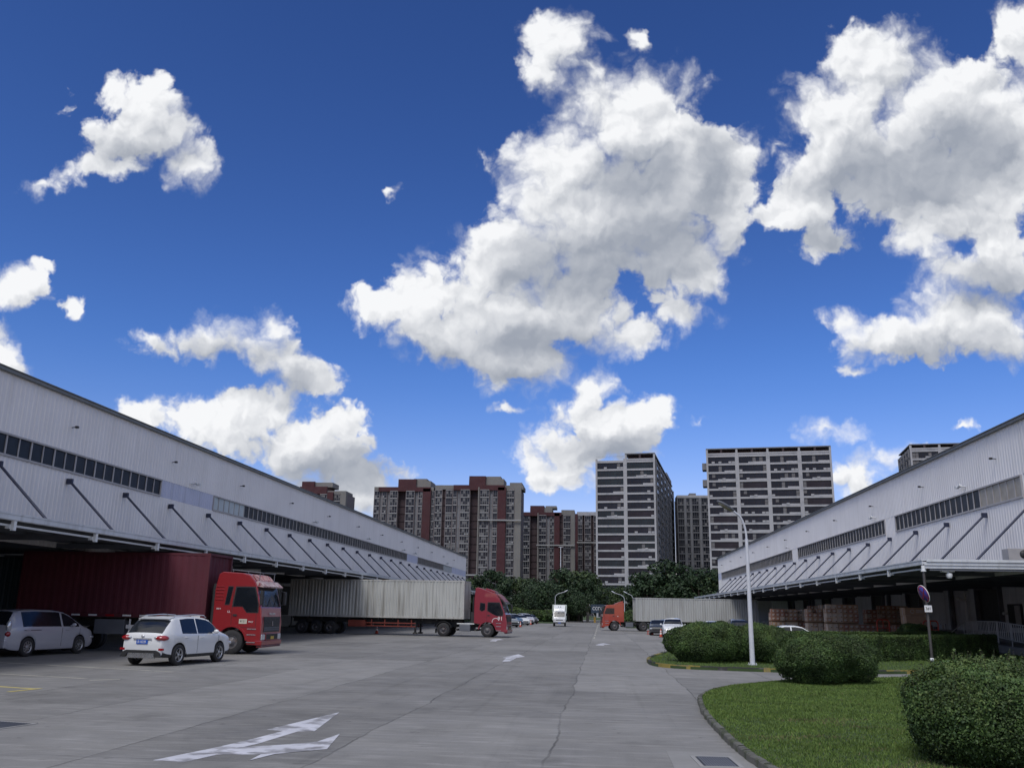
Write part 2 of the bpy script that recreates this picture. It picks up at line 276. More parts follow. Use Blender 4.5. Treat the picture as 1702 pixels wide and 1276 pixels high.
# ---------------------------------------------------------------- ground
def ground_mat():
    m = bpy.data.materials.new('concrete_slabs'); m.use_nodes = True; t = m.node_tree; n = t.nodes; l = t.links; b = n['Principled BSDF']
    O = n.new('ShaderNodeTexCoord').outputs['Object']
    def mp(loc, sc, src=O):
        x = n.new('ShaderNodeMapping'); x.inputs[1].default_value = loc; x.inputs[3].default_value = sc; l.new(src, x.inputs[0]); return x.outputs[0]
    def noi(vec, sc, det=5, ro=.55):
        x = n.new('ShaderNodeTexNoise'); x.inputs['Scale'].default_value = sc; x.inputs['Detail'].default_value = det; x.inputs['Roughness'].default_value = ro; l.new(vec, x.inputs[0]); return x.outputs[0]
    def mr(x, a, c, lo, hi, sm=False):
        r = n.new('ShaderNodeMapRange'); r.interpolation_type = 'SMOOTHSTEP' if sm else 'LINEAR'; l.new(x, r.inputs[0]); r.inputs[1].default_value = a; r.inputs[2].default_value = c; r.inputs[3].default_value = lo; r.inputs[4].default_value = hi; return r.outputs[0]
    def ma(op, a, c=None):
        x = n.new('ShaderNodeMath'); x.operation = op
        for i, v in enumerate((a, c)):
            if v is None: continue
            if isinstance(v, (int, float)): x.inputs[i].default_value = v
            else: l.new(v, x.inputs[i])
        return x.outputs[0]
    # wobbling joints so that the saw cuts are not ruler straight
    sp = n.new('ShaderNodeSeparateXYZ'); l.new(O, sp.inputs[0]); X, Y = sp.outputs[0], sp.outputs[1]
    wob = ma('MULTIPLY', ma('SUBTRACT', noi(O, .35, 3), .5), .35); fine = ma('MULTIPLY', ma('SUBTRACT', noi(O, 4, 3), .5), .05)
    XW = ma('ADD', ma('ADD', X, wob), fine); YW = ma('ADD', ma('ADD', Y, wob), fine)
    cx = ma('DIVIDE', ma('ADD', XW, .8), 3.15); cy = ma('DIVIDE', ma('SUBTRACT', YW, .1), 6.2)
    ix, iy = ma('FLOOR', cx), ma('FLOOR', cy)
    dx = ma('MULTIPLY', ma('SUBTRACT', .5, ma('ABSOLUTE', ma('SUBTRACT', ma('SUBTRACT', cx, ix), .5))), 3.15)
    dy = ma('MULTIPLY', ma('SUBTRACT', .5, ma('ABSOLUTE', ma('SUBTRACT', ma('SUBTRACT', cy, iy), .5))), 6.2)
    jx = mr(dx, .006, .03, 1, 0, True); jy = ma('MULTIPLY', mr(dy, .005, .022, 1, 0, True), mr(noi(O, .25, 2), .4, .6, .35, 1)); joint = ma('MAXIMUM', jx, jy)
    cmb = n.new('ShaderNodeCombineXYZ'); l.new(ix, cmb.inputs[0]); l.new(iy, cmb.inputs[1])
    wn_ = n.new('ShaderNodeTexWhiteNoise'); wn_.noise_dimensions = '3D'; l.new(cmb.outputs[0], wn_.inputs[0])
    cm2 = n.new('ShaderNodeCombineXYZ'); l.new(ix, cm2.inputs[0]); wn2_ = n.new('ShaderNodeTexWhiteNoise'); l.new(cm2.outputs[0], wn2_.inputs[0])
    tone = ma('ADD', mr(wn_.outputs[0], 0, 1, -.15, .13), mr(wn2_.outputs[0], 0, 1, -.08, .08))
    big = mr(noi(O, .09, 4), .3, .7, -.13, .13); cloudy = mr(noi(O, .8, 6, .6), .3, .7, -.13, .13)
    # broom marks and scuffs lie across the yard
    broom = mr(noi(mp((0,0,0), (.55, 3.6, 1)), 1.5, 8, .68), .50, .78, 0, .60); grit = mr(noi(O, 34, 4, .7), .25, .75, -.13, .13)
    tyre = mr(noi(mp((0,0,0), (2.6, .06, 1)), 1.0, 4), .55, .72, 0, -.13)
    stain = mr(noi(O, .5, 7, .65), .58, .72, 0, -.26)
    k = ma('ADD', ma('ADD', ma('ADD', tone, big), ma('ADD', cloudy, broom)), ma('ADD', ma('ADD', grit, tyre), stain)); spots_ = mr(noi(O, 2.6, 5, .6), .64, .70, 0, -.30); k = ma('ADD', ma('ADD', k, spots_), 1.0)
    base = n.new('ShaderNodeVectorMath'); base.operation = 'SCALE'; base.inputs[0].default_value = (.188, .187, .183); l.new(k, base.inputs['Scale'])
    mx = n.new('ShaderNodeMix'); mx.data_type = 'RGBA'; l.new(ma('MULTIPLY', joint, ma('ADD', .15, mr(noi(O, .45, 3), .35, .65, 0, .55))), mx.inputs[0]); l.new(base.outputs[0], mx.inputs[6]); mx.inputs[7].default_value = (.05, .05, .048, 1)
    l.new(mx.outputs[2], b.inputs['Base Color']); l.new(mr(noi(O, .6, 4), .3, .7, .72, .95), b.inputs['Roughness']); b.inputs['Specular IOR Level'].default_value = .25
    h = ma('SUBTRACT', ma('ADD', ma('MULTIPLY', noi(O, 30, 5, .7), .6), ma('MULTIPLY', broom, .8)), ma('MULTIPLY', joint, 2.0))
    bp = n.new('ShaderNodeBump'); bp.inputs['Strength'].default_value = .35; bp.inputs['Distance'].default_value = .012; l.new(h, bp.inputs['Height']); l.new(bp.outputs[0], b.inputs['Normal'])
    return m
M['ground'] = ground_mat()
g = MB(); g.box(-900, 900, -300, 1500, -.5, 0); tag(g.build('ground', M['ground']), kind='structure')
M['paint'] = pmat('worn_white_paint', (.52, .53, .58), .7, 0, .15, 1.2, stain=((.20,.20,.21), 2.4, .47, .95))
M['ypaint'] = pmat('worn_yellow_paint', (.45, .38, .12), .7, 0, .2, 1.2, stain=((.20,.20,.20), 3, .54, .8))
M['wpaint2'] = pmat('faded_line_paint', (.36, .35, .30), .7, 0, .2, 1.2, stain=((.20,.20,.20), 2, .54, .8))
def flat(name, polys, mat, z=.004):
    b = MB()
    for k, p in enumerate(polys):
        zz = z + k*.003; b.prism(p, zz-.003, zz, plane='XY')
    return tag(b.build(name, mat), kind='structure')
A1 = [(-5.30,18.55),(-4.90,15.70),(-5.16,15.62),(-5.28,14.21),(-5.36,13.75),(-5.42,13.15),(-5.62,12.30),(-6.08,12.38),(-5.74,13.63),(-5.55,14.6),(-5.42,15.63),(-5.74,15.72)]
A2 = [(-4.38,15.45),(-4.10,13.82),(-4.68,13.22),(-4.82,12.60),(-4.86,13.14),(-5.60,12.95),(-5.60,13.5),(-5.37,13.72),(-4.78,14.16),(-4.47,14.5)]
flat('lane_arrow', [A1, A2], M['paint'])
flat('lane_arrow', [[(-4.11,38.1),(-4.25,41.0),(-4.45,41.2),(-4.05,44.9),(-3.55,42.6),(-3.83,41.6),(-3.84,38.6)]], M['paint'])
flat('lane_arrow', [[(-.4,58.9),(-.25,60.3),(-.4,60.8),(.1,63.4),(.6,61.2),(.2,60.5),(.1,59.0)]], M['paint'])
flat('lane_arrow', [[(-7.65,62.7),(-7.8,65.6),(-8.1,66),(-7.7,68.6),(-7.0,65.8),(-7.4,65.4),(-7.2,62.4)]], M['paint'])
def seg(a, b, w=.12):
    d = Vector((b[0]-a[0], b[1]-a[1])).normalized(); q = Vector((-d.y, d.x))*w/2
    return [(a[0]+q.x, a[1]+q.y), (a[0]-q.x, a[1]-q.y), (b[0]-q.x, b[1]-q.y), (b[0]+q.x, b[1]+q.y)]
flat('parking_line', [seg((-27,32.3),(-13.45,28.1))], M['wpaint2'])
flat('parking_line', [seg((-24,27.4),(-14.4,24.83))], M['wpaint2'])
flat('parking_line', [seg((-14.0,24.3),(-13.5,24.95))], M['wpaint2'])
flat('parking_line', [seg((-20,23.4),(-13.85,21.58),.14), seg((-13.9,20.7),(-13.75,21.7),.14)], M['ypaint'])
flat('stop_line', [seg((5.2,30.05),(8.2,30.5),.12)], M['paint'])
for k in range(9): flat('road_line', [seg((-.62,74+k*9),(-.62,78.5+k*9),.12)], M['wpaint2'])
# lawn in front, its kerb
def curve(pts, n=8):
    out = []
    P_ = [pts[0]]+list(pts)+[pts[-1]]
    for i in range(1, len(P_)-2):
        p0, p1, p2, p3 = [Vector(q) for q in P_[i-1:i+3]]
        for j in range(n):
            t = j/n; out.append(tuple(.5*((2*p1)+(-p0+p2)*t+(2*p0-5*p1+4*p2-p3)*t*t+(-p0+3*p1-3*p2+p3)*t**3)))
    out.append(tuple(pts[-1])); return out
LAWN_EDGE = curve([(2.75,6.0),(2.40,11.0),(2.12,13.6),(2.05,15.2),(2.03,17.0),(2.08,19.8),(2.20,21.8),(2.40,23.6),(2.85,25.3),(3.55,26.9),(4.55,28.4),(6.05,30.1),(8.2,31.5),(10.5,32.6),(14,34.8),(22,39.5)], 14)
M['soil_grass'] = pmat('lawn_turf', (.035, .062, .018), .95, 0, .35, 1.0, bump=.8, bscale=45, stain=((.05,.055,.018), 1.6, .60, .5))
def kerb(name, edge, w, h, mats, seglen=None):
    b = MB(); n_ = len(edge); off = []; h0 = h
    for i, p in enumerate(edge):
        a = Vector(edge[max(0,i-1)]); c = Vector(edge[min(n_-1,i+1)]); d = (c-a).normalized(); q = Vector((d.y, -d.x)); jt = q*random.gauss(0, .008); off.append((Vector(p)+jt, Vector(p)+q*w+jt))
    dist = 0
    for i in range(n_-1):
        (a0, a1), (b0, b1) = off[i], off[i+1]; dist += (b0-a0).length; mi = int(dist/seglen) % 2 if seglen else 0
        ch = .02; h = h0*(1+.10*noise.noise(Vector((a0.x*1.7, a0.y*1.7, 0)))+random.gauss(0, .03)); 
        b.add([(a0.x,a0.y,-.02),(b0.x,b0.y,-.02),(b0.x,b0.y,h-ch),(a0.x,a0.y,h-ch)], [(0,1,2,3)], mi)
        a0i, b0i = a0.lerp(a1,.15), b0.lerp(b1,.15)
        b.add([(a0.x,a0.y,h-ch),(b0.x,b0.y,h-ch),(b0i.x,b0i.y,h),(a0i.x,a0i.y,h)], [(0,1,2,3)], mi)
        b.add([(a0i.x,a0i.y,h),(b0i.x,b0i.y,h),(b1.x,b1.y,h),(a1.x,a1.y,h)], [(0,1,2,3)], mi)
        b.add([(a1.x,a1.y,h),(b1.x,b1.y,h),(b1.x,b1.y,-.02),(a1.x,a1.y,-.02)], [(0,1,2,3)], mi)
    return tag(b.build(name, mats), kind='structure')
M['kerb'] = pmat('old_kerb_stone', (.12, .12, .105), .9, 0, .25, 3, bump=.6, bscale=14, stain=((.045,.055,.025), 3.0, .47, .85))
M['kerb_y'] = pmat('faded_yellow_kerb', (.24, .19, .045), .85, 0, .2, 3, stain=((.12,.11,.09), 3, .5, .85))
M['kerb_k'] = pmat('faded_black_kerb', (.035, .036, .035), .85, 0, .2, 3, stain=((.12,.12,.11), 3, .55, .8))
kerb('kerb', LAWN_EDGE, .10, .11, M['kerb'])
def turf(name, edge, w, far, h=.10):
    """turf inside a kerb line, closed by the far points"""
    pts = []
    for i, p in enumerate(edge):
        a = Vector(edge[max(0,i-1)]); c = Vector(edge[min(len(edge)-1,i+1)]); d = (c-a).normalized(); q = Vector((d.y, -d.x))*w; pts.append((p[0]+q.x, p[1]+q.y))
    poly = pts+far; b = MB(); b.prism(poly, 0, h, plane='XY'); tag(b.build(name, M['soil_grass']), kind='structure'); return poly
LAWN = turf('lawn', LAWN_EDGE, .10, [(30,40),(30,6)])
ISL_EDGE = curve([(5.5,60),(4.2,52),(2.9,46.0),(2.2,42.0),(2.06,39.4),(2.2,37.6),(2.7,36.5),(3.5,35.95),(4.6,35.7),(6.0,35.4),(8.0,35.3),(10.5,35.9),(12.6,37.2),(18.3,42.2),(24,47)])
kerb('kerb', ISL_EDGE, .14, .14, [M['kerb_y'], M['kerb_k']], 2.3)
ISLE = turf('island_turf', ISL_EDGE, .14, [(24,52),(20,58),(8,60)])
def grate(label, x, y, w, l_, rz):
    t = thing('drain_grate', label, 'drain', (x, y, 0), rz)
    f = MB()
    for a in (-1, 1): f.cbox((a*(w/2), 0, .006), (.06, l_+.06, .012)); f.cbox((0, a*(l_/2), .006), (w-.06, .06, .012))
    f.build('frame', M['conc'], t)
    b = MB(); b.cbox((0,0,.005), (w-.06, l_-.06, .004), 1)
    for k in range(12): b.cbox((-w/2+.06+(w-.12)*(k+.5)/12, 0, .010), (.022, l_-.06, .008), 0)
    b.build('bars', [M['beam'], M['dark']], t)
grate('cast iron drain grate in the concrete beside the lawn kerb', 1.62, 13.85, .55, .9, R(3))
grate('dark drain grate in the yard at the left edge in front of the parked cars', -10.35, 15.2, .9, .8, R(-12))
b = MB()
for z_, s_ in ((.003, 0),): b.cbox((1.55, 13.85, z_-.001), (1.15, 1.8, .004))
M['patch'] = pmat('newer_concrete', (.22, .22, .215), .85, 0, .1, 2, bump=.3, bscale=25)
tag(b.build('concrete_patch', M['patch']), kind='structure')
# ---------------------------------------------------------------- warehouses
def corr(b, X, s, y0, y1, z0, z1, mi=0, pitch=.30, d=.022):
    """trapezoid-ribbed sheet in the plane x = X facing s (+1 / -1), real ribs"""
    n_ = max(1, round((y1-y0)/pitch)); p = (y1-y0)/n_; vs = []; 
    for i in range(n_):
        for f_, h in ((0, 0), (.52, 0), (.64, 1), (.88, 1)): vs.append((X+s*d*h, y0+(i+f_)*p))
    vs.append((X, y1)); k = len(vs)
    b.add([(x, y, z0) for x, y in vs]+[(x, y, z1) for x, y in vs], [(i, i+1, k+i+1, k+i) for i in range(k-1)], mi)
def window_strip(t, X, s, y0, y1, z0, z1, pane, specials=()):
    """clerestory strip: frame with mullions, glass behind it"""
    f = MB(); fx0, fx1 = (X-s*.03, X+s*.07)
    f.box(fx0, fx1, y0, y1, z0, z0+.09); f.box(fx0, fx1+s*.02, y0, y1, z1-.08, z1)
    f.box(fx0, fx1-s*.004, y0, y0+.08, z0+.09, z1-.08); f.box(fx0, fx1-s*.004, y1-.08, y1, z0+.09, z1-.08)
    n_ = round((y1-y0)/pane); p = (y1-y0)/n_
    for i in range(1, n_): w_ = .045 if i % 2 else .028; f.box(fx0, fx1-s*.03, y0+i*p-w_, y0+i*p+w_, z0+.09, z1-.08)
    wd = f.build('window', M['frame'], t, fix=False)
    g = MB(); rr = random.Random(int(y0*10))
    for i in range(n_):
        a, c = y0+i*p+.03, y0+(i+1)*p-.03; mi = 0
        for (s0, s1, m_) in specials:
            if s0 <= (a+c)/2 <= s1: mi = m_
        tw = rr.uniform(-.004, .004)
        g.quad((X+s*.005+tw, a, z0+.09), (X+s*.005-tw, c, z0+.09), (X+s*.005-tw+rr.uniform(-.004,.004), c, z1-.08), (X+s*.005+tw, a, z1-.08), mi)
    g.build('pane', [M['glass_w'], M['pane_pale'], M['pane_tan']], wd, fix=False)
def warehouse(side, Xw, Xc, y0, y1, wins, blues, z_roof, zw0, zw1, zf0, zf1, zb, yb0, dyb, yt0, dyt, yc0, yc1, Xr, label):
    """side -1: stands on the left and faces +x; +1: on the right and faces -x"""
    s = -side; t = thing('warehouse', label, 'warehouse')
    wl = MB()
    corr(wl, Xw, s, y0, y1, zw1, z_roof, 0); corr(wl, Xw, s, y0, y1, zf0-.25, zw0, 0)
    edges = [y0]
    for a, c in wins: edges += [a, c]
    edges.append(y1)
    for i in range(0, len(edges), 2):
        a, c = edges[i], edges[i+1]
        if c-a > .3: corr(wl, Xw-s*.012, s, a, c, zw0, zw1, 1 if any(q0 <= (a+c)/2 <= q1 for q0, q1 in blues) else 0)
    # backing, end walls
    Xb = Xw+side*46
    wl.box(Xw+side*.06, Xw+side*.30, y0, y1, zf0-.25, zw0-.02, 2); wl.box(Xw+side*.06, Xw+side*.30, y0, y1, zw1+.02, z_roof, 2)
    wl.box(Xw+side*.9, Xb, y1-.25, y1-.01, 0, z_roof, 0); wl.box(Xw+side*.9, Xb, y0+.01, y0+.25, 0, z_roof, 0)
    wl.box(Xw+side*.01, Xw+side*.9, y1-.25, y1-.005, zf0-.2, z_roof, 0); wl.box(Xw+side*.01, Xw+side*.9, y0+.005, y0+.25, zf0-.2, z_roof, 0)
    wl.box(Xw+side*1.4, Xw+side*1.5, y0+.3, y1-.3, zw0-.3, zw1+.5, 2)      # dark hall behind the glass
    wl.build('wall', [M['wall'], M['wall_blue'], M['dark']], t, fix=False)
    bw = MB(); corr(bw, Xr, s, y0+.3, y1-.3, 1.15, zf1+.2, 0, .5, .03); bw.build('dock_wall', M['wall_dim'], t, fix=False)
    rf = MB(); xm = Xw+side*23
    rf.add([(Xw+s*.12,y0-.2,z_roof+.02),(xm,y0-.2,z_roof+1.6),(Xb,y0-.2,z_roof+.02),(Xb,y1+.2,z_roof+.02),(xm,y1+.2,z_roof+1.6),(Xw+s*.12,y1+.2,z_roof+.02),
            (Xb,y0-.2,z_roof-.06),(Xw+s*.12,y0-.2,z_roof-.06),(Xb,y1+.2,z_roof-.06),(Xw+s*.12,y1+.2,z_roof-.06)],
           [(0,1,4,5),(1,2,3,4),(0,7,6,2,1),(5,4,3,8,9),(0,5,9,7),(2,6,8,3),(7,9,8,6)])
    rf.build('roof', M['roof_sheet'], t)
    tr = MB(); tr.box(Xw+s*.02, Xw+s*.20, y0-.25, y1+.25, z_roof-.07, z_roof+.07); tr.box(Xw+s*.121, Xw+s*.26, y0-.25, y1+.25, z_roof+.072, z_roof+.10)
    tr.build('roof_edge', M['trim'], t)
    for a, c in wins: window_strip(t, Xw, s, a, c, zw0, zw1, .84, [(54,58.8,1)] if side < 0 and a > 50 and a < 60 else ([(139,146,1)] if side < 0 and a > 100 else ([(43,49.5,2)] if side > 0 and a < 50 else [])))
    # canopy: thin deck with a deep pale fascia and purlins below
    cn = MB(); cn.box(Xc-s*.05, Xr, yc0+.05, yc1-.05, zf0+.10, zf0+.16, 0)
    for k in range(7):
        xx = Xc+side*(.9+k*1.15)
        if abs(xx) < abs(Xr)-.3: cn.box(xx-.05, xx+.05, yc0+.1, yc1-.1, zf0-.06, zf0+.095, 1)
    y = yb0-dyb
    while y < yc1:
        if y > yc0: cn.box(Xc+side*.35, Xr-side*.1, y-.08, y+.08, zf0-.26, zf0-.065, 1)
        y += dyb
    cn.build('canopy', [M['soffit'], M['beam']], t, fix=False)
    fa = MB(); fa.box(Xc, Xc+side*.05, yc0, yc1, zf0, zf1-.055); fa.box(Xc-side*.02, Xc+side*.20, yc0-.03, yc1+.03, zf1-.052, zf1); fa.box(Xc+side*.05, Xc+side*.10, yc0, yc1, zf0-.02, zf0+.03)
    if side > 0:
        fa.box(Xc+.051, Xr, yc0, yc0+.05, zf0-.02, zf1-.10); fa.box(Xc+.201, Xr, yc0-.06, yc0+.25, zf1-.098, zf1+.02); fa.box(Xc+.051, Xr, yc0+.051, yc0+.10, zf0-.16, zf0+.02)
    fa.build('fascia', M['fascia'], t)
    pp = MB(); pp.box(Xc+side*.22, Xc+side*.28, yc0+.2, yc1-.2, zf0-.20, zf0-.13); pp.build('gutter_rail', M['white_steel'], t)
    y = yt0
    while y < yc1-.5:
        if y > yc0-.2:
            q = MB(); q.box(Xc+side*.02, Xc+side*.14, y-.07, y+.07, zf0-.34, zf0-.022); q.box(Xc+side*.141, Xc+side*.30, y-.12, y-.05, zf0-.28, zf0-.14); q.build('bracket', M['white_steel'], t)
        y += dyt
    y = yb0-(dyb if side < 0 else 2*dyb)
    while y < min(y1, yc1)-2:
        if y > yc0-1:
            q = MB(); a = Vector((Xw+s*.22, y, zb)); c = Vector((Xw+s*2.95, y, zf1-.05)); q.tube(a, c, .058, n=8)
            q.box(Xw+s*.03, Xw+s*.30, y-.065, y+.065, zb-.08, zb+.17); q.build('strut', M['strut'], t)
        y += dyb
    return t
WL = warehouse(-1, -24.5, -19.5, 8, 162.5, [(13,47.2),(54.1,111.9),(118.8,146.4)], [(47,54.2),(111.8,118.9),(146,163)], 11.34, 7.88, 8.83, 4.70, 4.92, 7.42, 38.4, 4.97, 28.1, 4.97, 8.2, 162, -34,
    'long pale ribbed metal warehouse on the left side of the yard')
WR = warehouse(1, 20.2, 14.8, 39, 159.5, [(44.6,63.6),(65.9,95),(97.8,155)], [(155,160)], 11.42, 7.72, 8.83, 4.44, 4.67, 7.27, 48.9, 5.28, 48.7, 5.30, 43.45, 148, 29,
    'long pale ribbed metal warehouse on the right side of the yard')
def wall_bits(t, X, s, ys, z, cams, zc):
    for y in ys:
        q = MB(); q.tube((X, y, z), (X+s*.26, y, z+.03), .02, n=6); q.box(X+s*.20, X+s*.34, y-.06, y+.06, z-.03, z+.07); q.build('floodlight', M['dark'], t)
    for y in cams:
        q = MB(); q.tube((X, y, zc), (X+s*.35, y, zc-.02), .04, n=6); q.tube((X+s*.35, y-.20, zc+.06), (X+s*.35, y+.20, zc-.04), .07, n=8); q.box(X+s*.28, X+s*.42, y+.28, y+.48, zc-.06, zc+.08); q.build('security_camera', M['wall_dim'], t)
wall_bits(WL, -24.5, 1, [38.2+9.94*k for k in range(-1, 12)], 9.95, [50.8, 74, 92, 109, 116, 141], 9.1)
wall_bits(WR, 20.2, -1, [47.1+10.6*k for k in range(0, 11)], 10.0, [51.3, 68, 99], 9.15)
# platforms (loading docks) and the fittings of the bays
b = MB(); b.box(29.02, 66, 39.5, 158, 0, 1.15); b.box(27.0, 28.99, 76, 158, 0, 1.05); tag(b.build('loading_dock', M['conc'], None), kind='structure')
b = MB(); b.box(-66, -34.02, 8.6, 162, 0, 1.15); tag(b.build('loading_dock', M['conc'], None), kind='structure')
def part_box(name, t, bx, mat, extra=None):
    q = MB(); q.box(*bx)
    if extra: extra(q)
    return q.build(name, mat, t)
for k in range(22):
    y = 13+k*6.9
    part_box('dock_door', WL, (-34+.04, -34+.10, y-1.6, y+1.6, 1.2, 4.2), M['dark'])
def door_frame(t, X, s, y0, y1, z0, z1):
    q = MB(); q.box(X+s*.035, X+s*.05, y0, y1, z0, z1, 1)
    for a, c in ((y0-.15, y0), (y1, y1+.15)): q.box(X+s*.035, X+s*.35, a, c, z0, z1, 0)
    q.box(X+s*.035, X+s*.35, y0-.15, y1+.15, z1+.002, z1+.2, 0); return q.build('dock_door', [M['beam'], M['dark']], t)
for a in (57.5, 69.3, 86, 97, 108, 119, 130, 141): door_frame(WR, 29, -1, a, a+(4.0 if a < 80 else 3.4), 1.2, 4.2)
for k, y in enumerate((63.6, 78.5, 95, 112, 128)):
    q = MB(); q.box(28.62, 28.94, y-.16, y+.16, 1.16 if y < 76 else 1.06, 4.35); q.build('column', M['beam'], WR)
q = MB(); q.tube((28.8, 75.6, 1.3), (28.8, 75.6, 4.3), .09); q.tube((28.8,75.6,3.35),(28.25,75.3,3.55), .05); q.tube((28.25,75.0,3.5),(28.25,75.7,3.6), .14); q.build('downpipe', M['white_steel'], WR)
q = MB(); q.box(28.88, 28.96, 66.2, 68.4, 1.5, 3.1, 1); q.box(28.83, 28.877, 66.4, 67.2, 1.65, 3.0, 0); q.build('notice_board', [M['frame'], M['dark']], WR)
q = MB(); q.box(28.80, 28.96, 64.6, 65.6, 1.2, 2.9); q.build('switch_cabinet', M['beam'], WR)
q = MB()
for y in (68.9, 69.3-.9): q.ball((28.8, y, 2.45), .11)
q.build('round_gauge', M['white_steel'], WR)
M['post'] = pmat('dark_post', (.055, .052, .05), .6, 0, .2, 3)
# canopy corner post
t = thing('canopy_post', 'slim grey steel post that carries the near corner of the right canopy', 'post', (14.86, 43.52, 0))
q = MB(); q.tube((0,0,.1), (0,0,4.22), .062, n=12); q.build('post', M['post'], t)
q = MB(); q.tube((0,0,4.12), (0,0,4.40), .085, n=12); q.tube((0,0,4.13),(0,0,4.19), .12, n=12); q.build('post_cap', M['white_steel'], t)
q = MB(); q.lathe([(0,.16),(.08,.17),(.09,.26),(.07,.30),(0,.31)], n=14); q.build('base_collar', M['white_steel'], t)
# camera hanging under the canopy beside the post
t = thing('security_camera', 'white security camera hanging under the right canopy beside its corner post', 'camera', (15.75, 43.75, 4.15))
q = MB(); q.tube((0,0,0),(0,0,.27), .03); q.tube((-.05,0,.0),(.3,-.05,-.02), .035); q.build('mount', M['white_steel'], t)
q = MB(); q.box(-.05,.55,-.12,.10,-.02,.16); q.lathe([(0,-.32),(.10,-.30),(.14,-.2),(.14,-.08),(.05,-.06)], c=(.32,0,0), n=14); q.build('housing', M['white_steel'], t, bevel=.02)
q = MB(); q.box(.551,.58,-.09,.07,.01,.13); q.build('lens', M['glass'], t)
# air conditioner on the canopy near the corner
t = thing('air_conditioner', 'grey air conditioner unit standing on the near end of the right canopy', 'air conditioner', (19.65, 44.9, 4.70))
q = MB(); q.box(-.5,.9,-.35,.35,.06,.60); q.build('casing', M['frame'], t, bevel=.02)
q = MB(); q.lathe([(0,-.37),(.20,-.37),(.20,-.352),(0,-.352)], 'Y', (.2,0,.33), n=16)
q.build('fan_grille', M['dark'], t)
q = MB(); q.box(-.5,-.4,-.3,.3,0,.059); q.box(.7,.8,-.3,.3,0,.059); q.build('feet', M['beam'], t)
# handrail of the ramp beside the dock
def railing(pts, h, label):
    t = thing('ramp_railing', label, 'railing', pts[0]); o = Vector(pts[0]); P_ = [Vector(p)-o for p in pts]
    q = MB()
    for a, c in zip(P_[:-1], P_[1:]):
        q.tube(a+Vector((0,0,h)), c+Vector((0,0,h)), .035, n=8); q.tube(a+Vector((0,0,.12)), c+Vector((0,0,.12)), .028, n=8)
    q.build('handrail', M['white_steel'], t)
    q = MB()
    for a, c in zip(P_[:-1], P_[1:]):
        n_ = int((c-a).length/.5)
        for i in range(n_):
            p = a.lerp(c, (i+.5)/n_); q.tube(p+Vector((0,0,.12)), p+Vector((0,0,h)), .03, n=5, cap=False)
    q.build('balusters', M['white_steel'], t)
    for a, c in zip(P_[:-1], P_[1:]):
        n_ = max(1, int((c-a).length/2.4))
        for i in range(n_):
            p = a.lerp(c, i/n_); q = MB(); q.tube(p+Vector((0,0,-.25)), p+Vector((0,0,h)), .035, n=8); q.build('post', M['white_steel'], t)
    return t
railing([(27.3,72,.80),(25.2,61.5,.82),(23.9,54.5,.62),(22.6,47.5,.45)], 1.08, 'white metal railing with close upright bars along the ramp at the right edge')
b = MB(); b.prism([(27.4,72),(25.3,61.5),(24.0,54.5),(22.7,47.5),(22.7,43.8),(29,43.8),(29,75.5),(27.4,75.5)], 0, .45, plane='XY'); tag(b.build('ramp', M['conc']), kind='structure')
t = thing('stair_handrail', 'short sloping handrail down to the yard left of the ramp railing', 'handrail', (24.6, 70, 0))
q = MB(); q.tube((0,0,.4),(2.2,1.2,1.75), .03); q.tube((0,0,0),(0,0,.42), .03); q.tube((2.2,1.2,.4),(2.2,1.2,1.75), .03); q.tube((.7,.4,.0),(2.9,1.6,1.3), .03); q.tube((.7,.4,0),(.7,.4,.05),.05); q.build('rail', M['white_steel'], t)
# ---------------------------------------------------------------- vehicles
def lerp_tab(tab, x):
    if x <= tab[0][0]: return tab[0][1]
    for (a, fa), (b_, fb) in zip(tab[:-1], tab[1:]):
        if x <= b_:
            t = (x-a)/(b_-a); return fa+(fb-fa)*t
    return tab[-1][1]
def paint(name, col, rough=.28): return pmat(name, col, rough, 0, 0, 1.5, coat=.8)
M['lens_red'] = pmat('red_lamp_lens', (.28, .01, .015), .15, 0, .1, 8, coat=1); M['lens_clear'] = pmat('clear_lamp_lens', (.55, .57, .6), .12, .4, .2, 9, coat=1)
M['plate_blue'] = pmat('blue_plate', (.02, .09, .42), .4, 0, .05, 3); M['plate_yellow'] = pmat('yellow_plate', (.45, .32, .05), .5, 0, .1, 3)
M['white_print'] = pmat('white_lettering', (.7, .7, .7), .5, 0, .05, 3); M['black_print'] = pmat('black_lettering', (.02, .02, .02), .5, 0, .05, 3)
WHEELS = {}
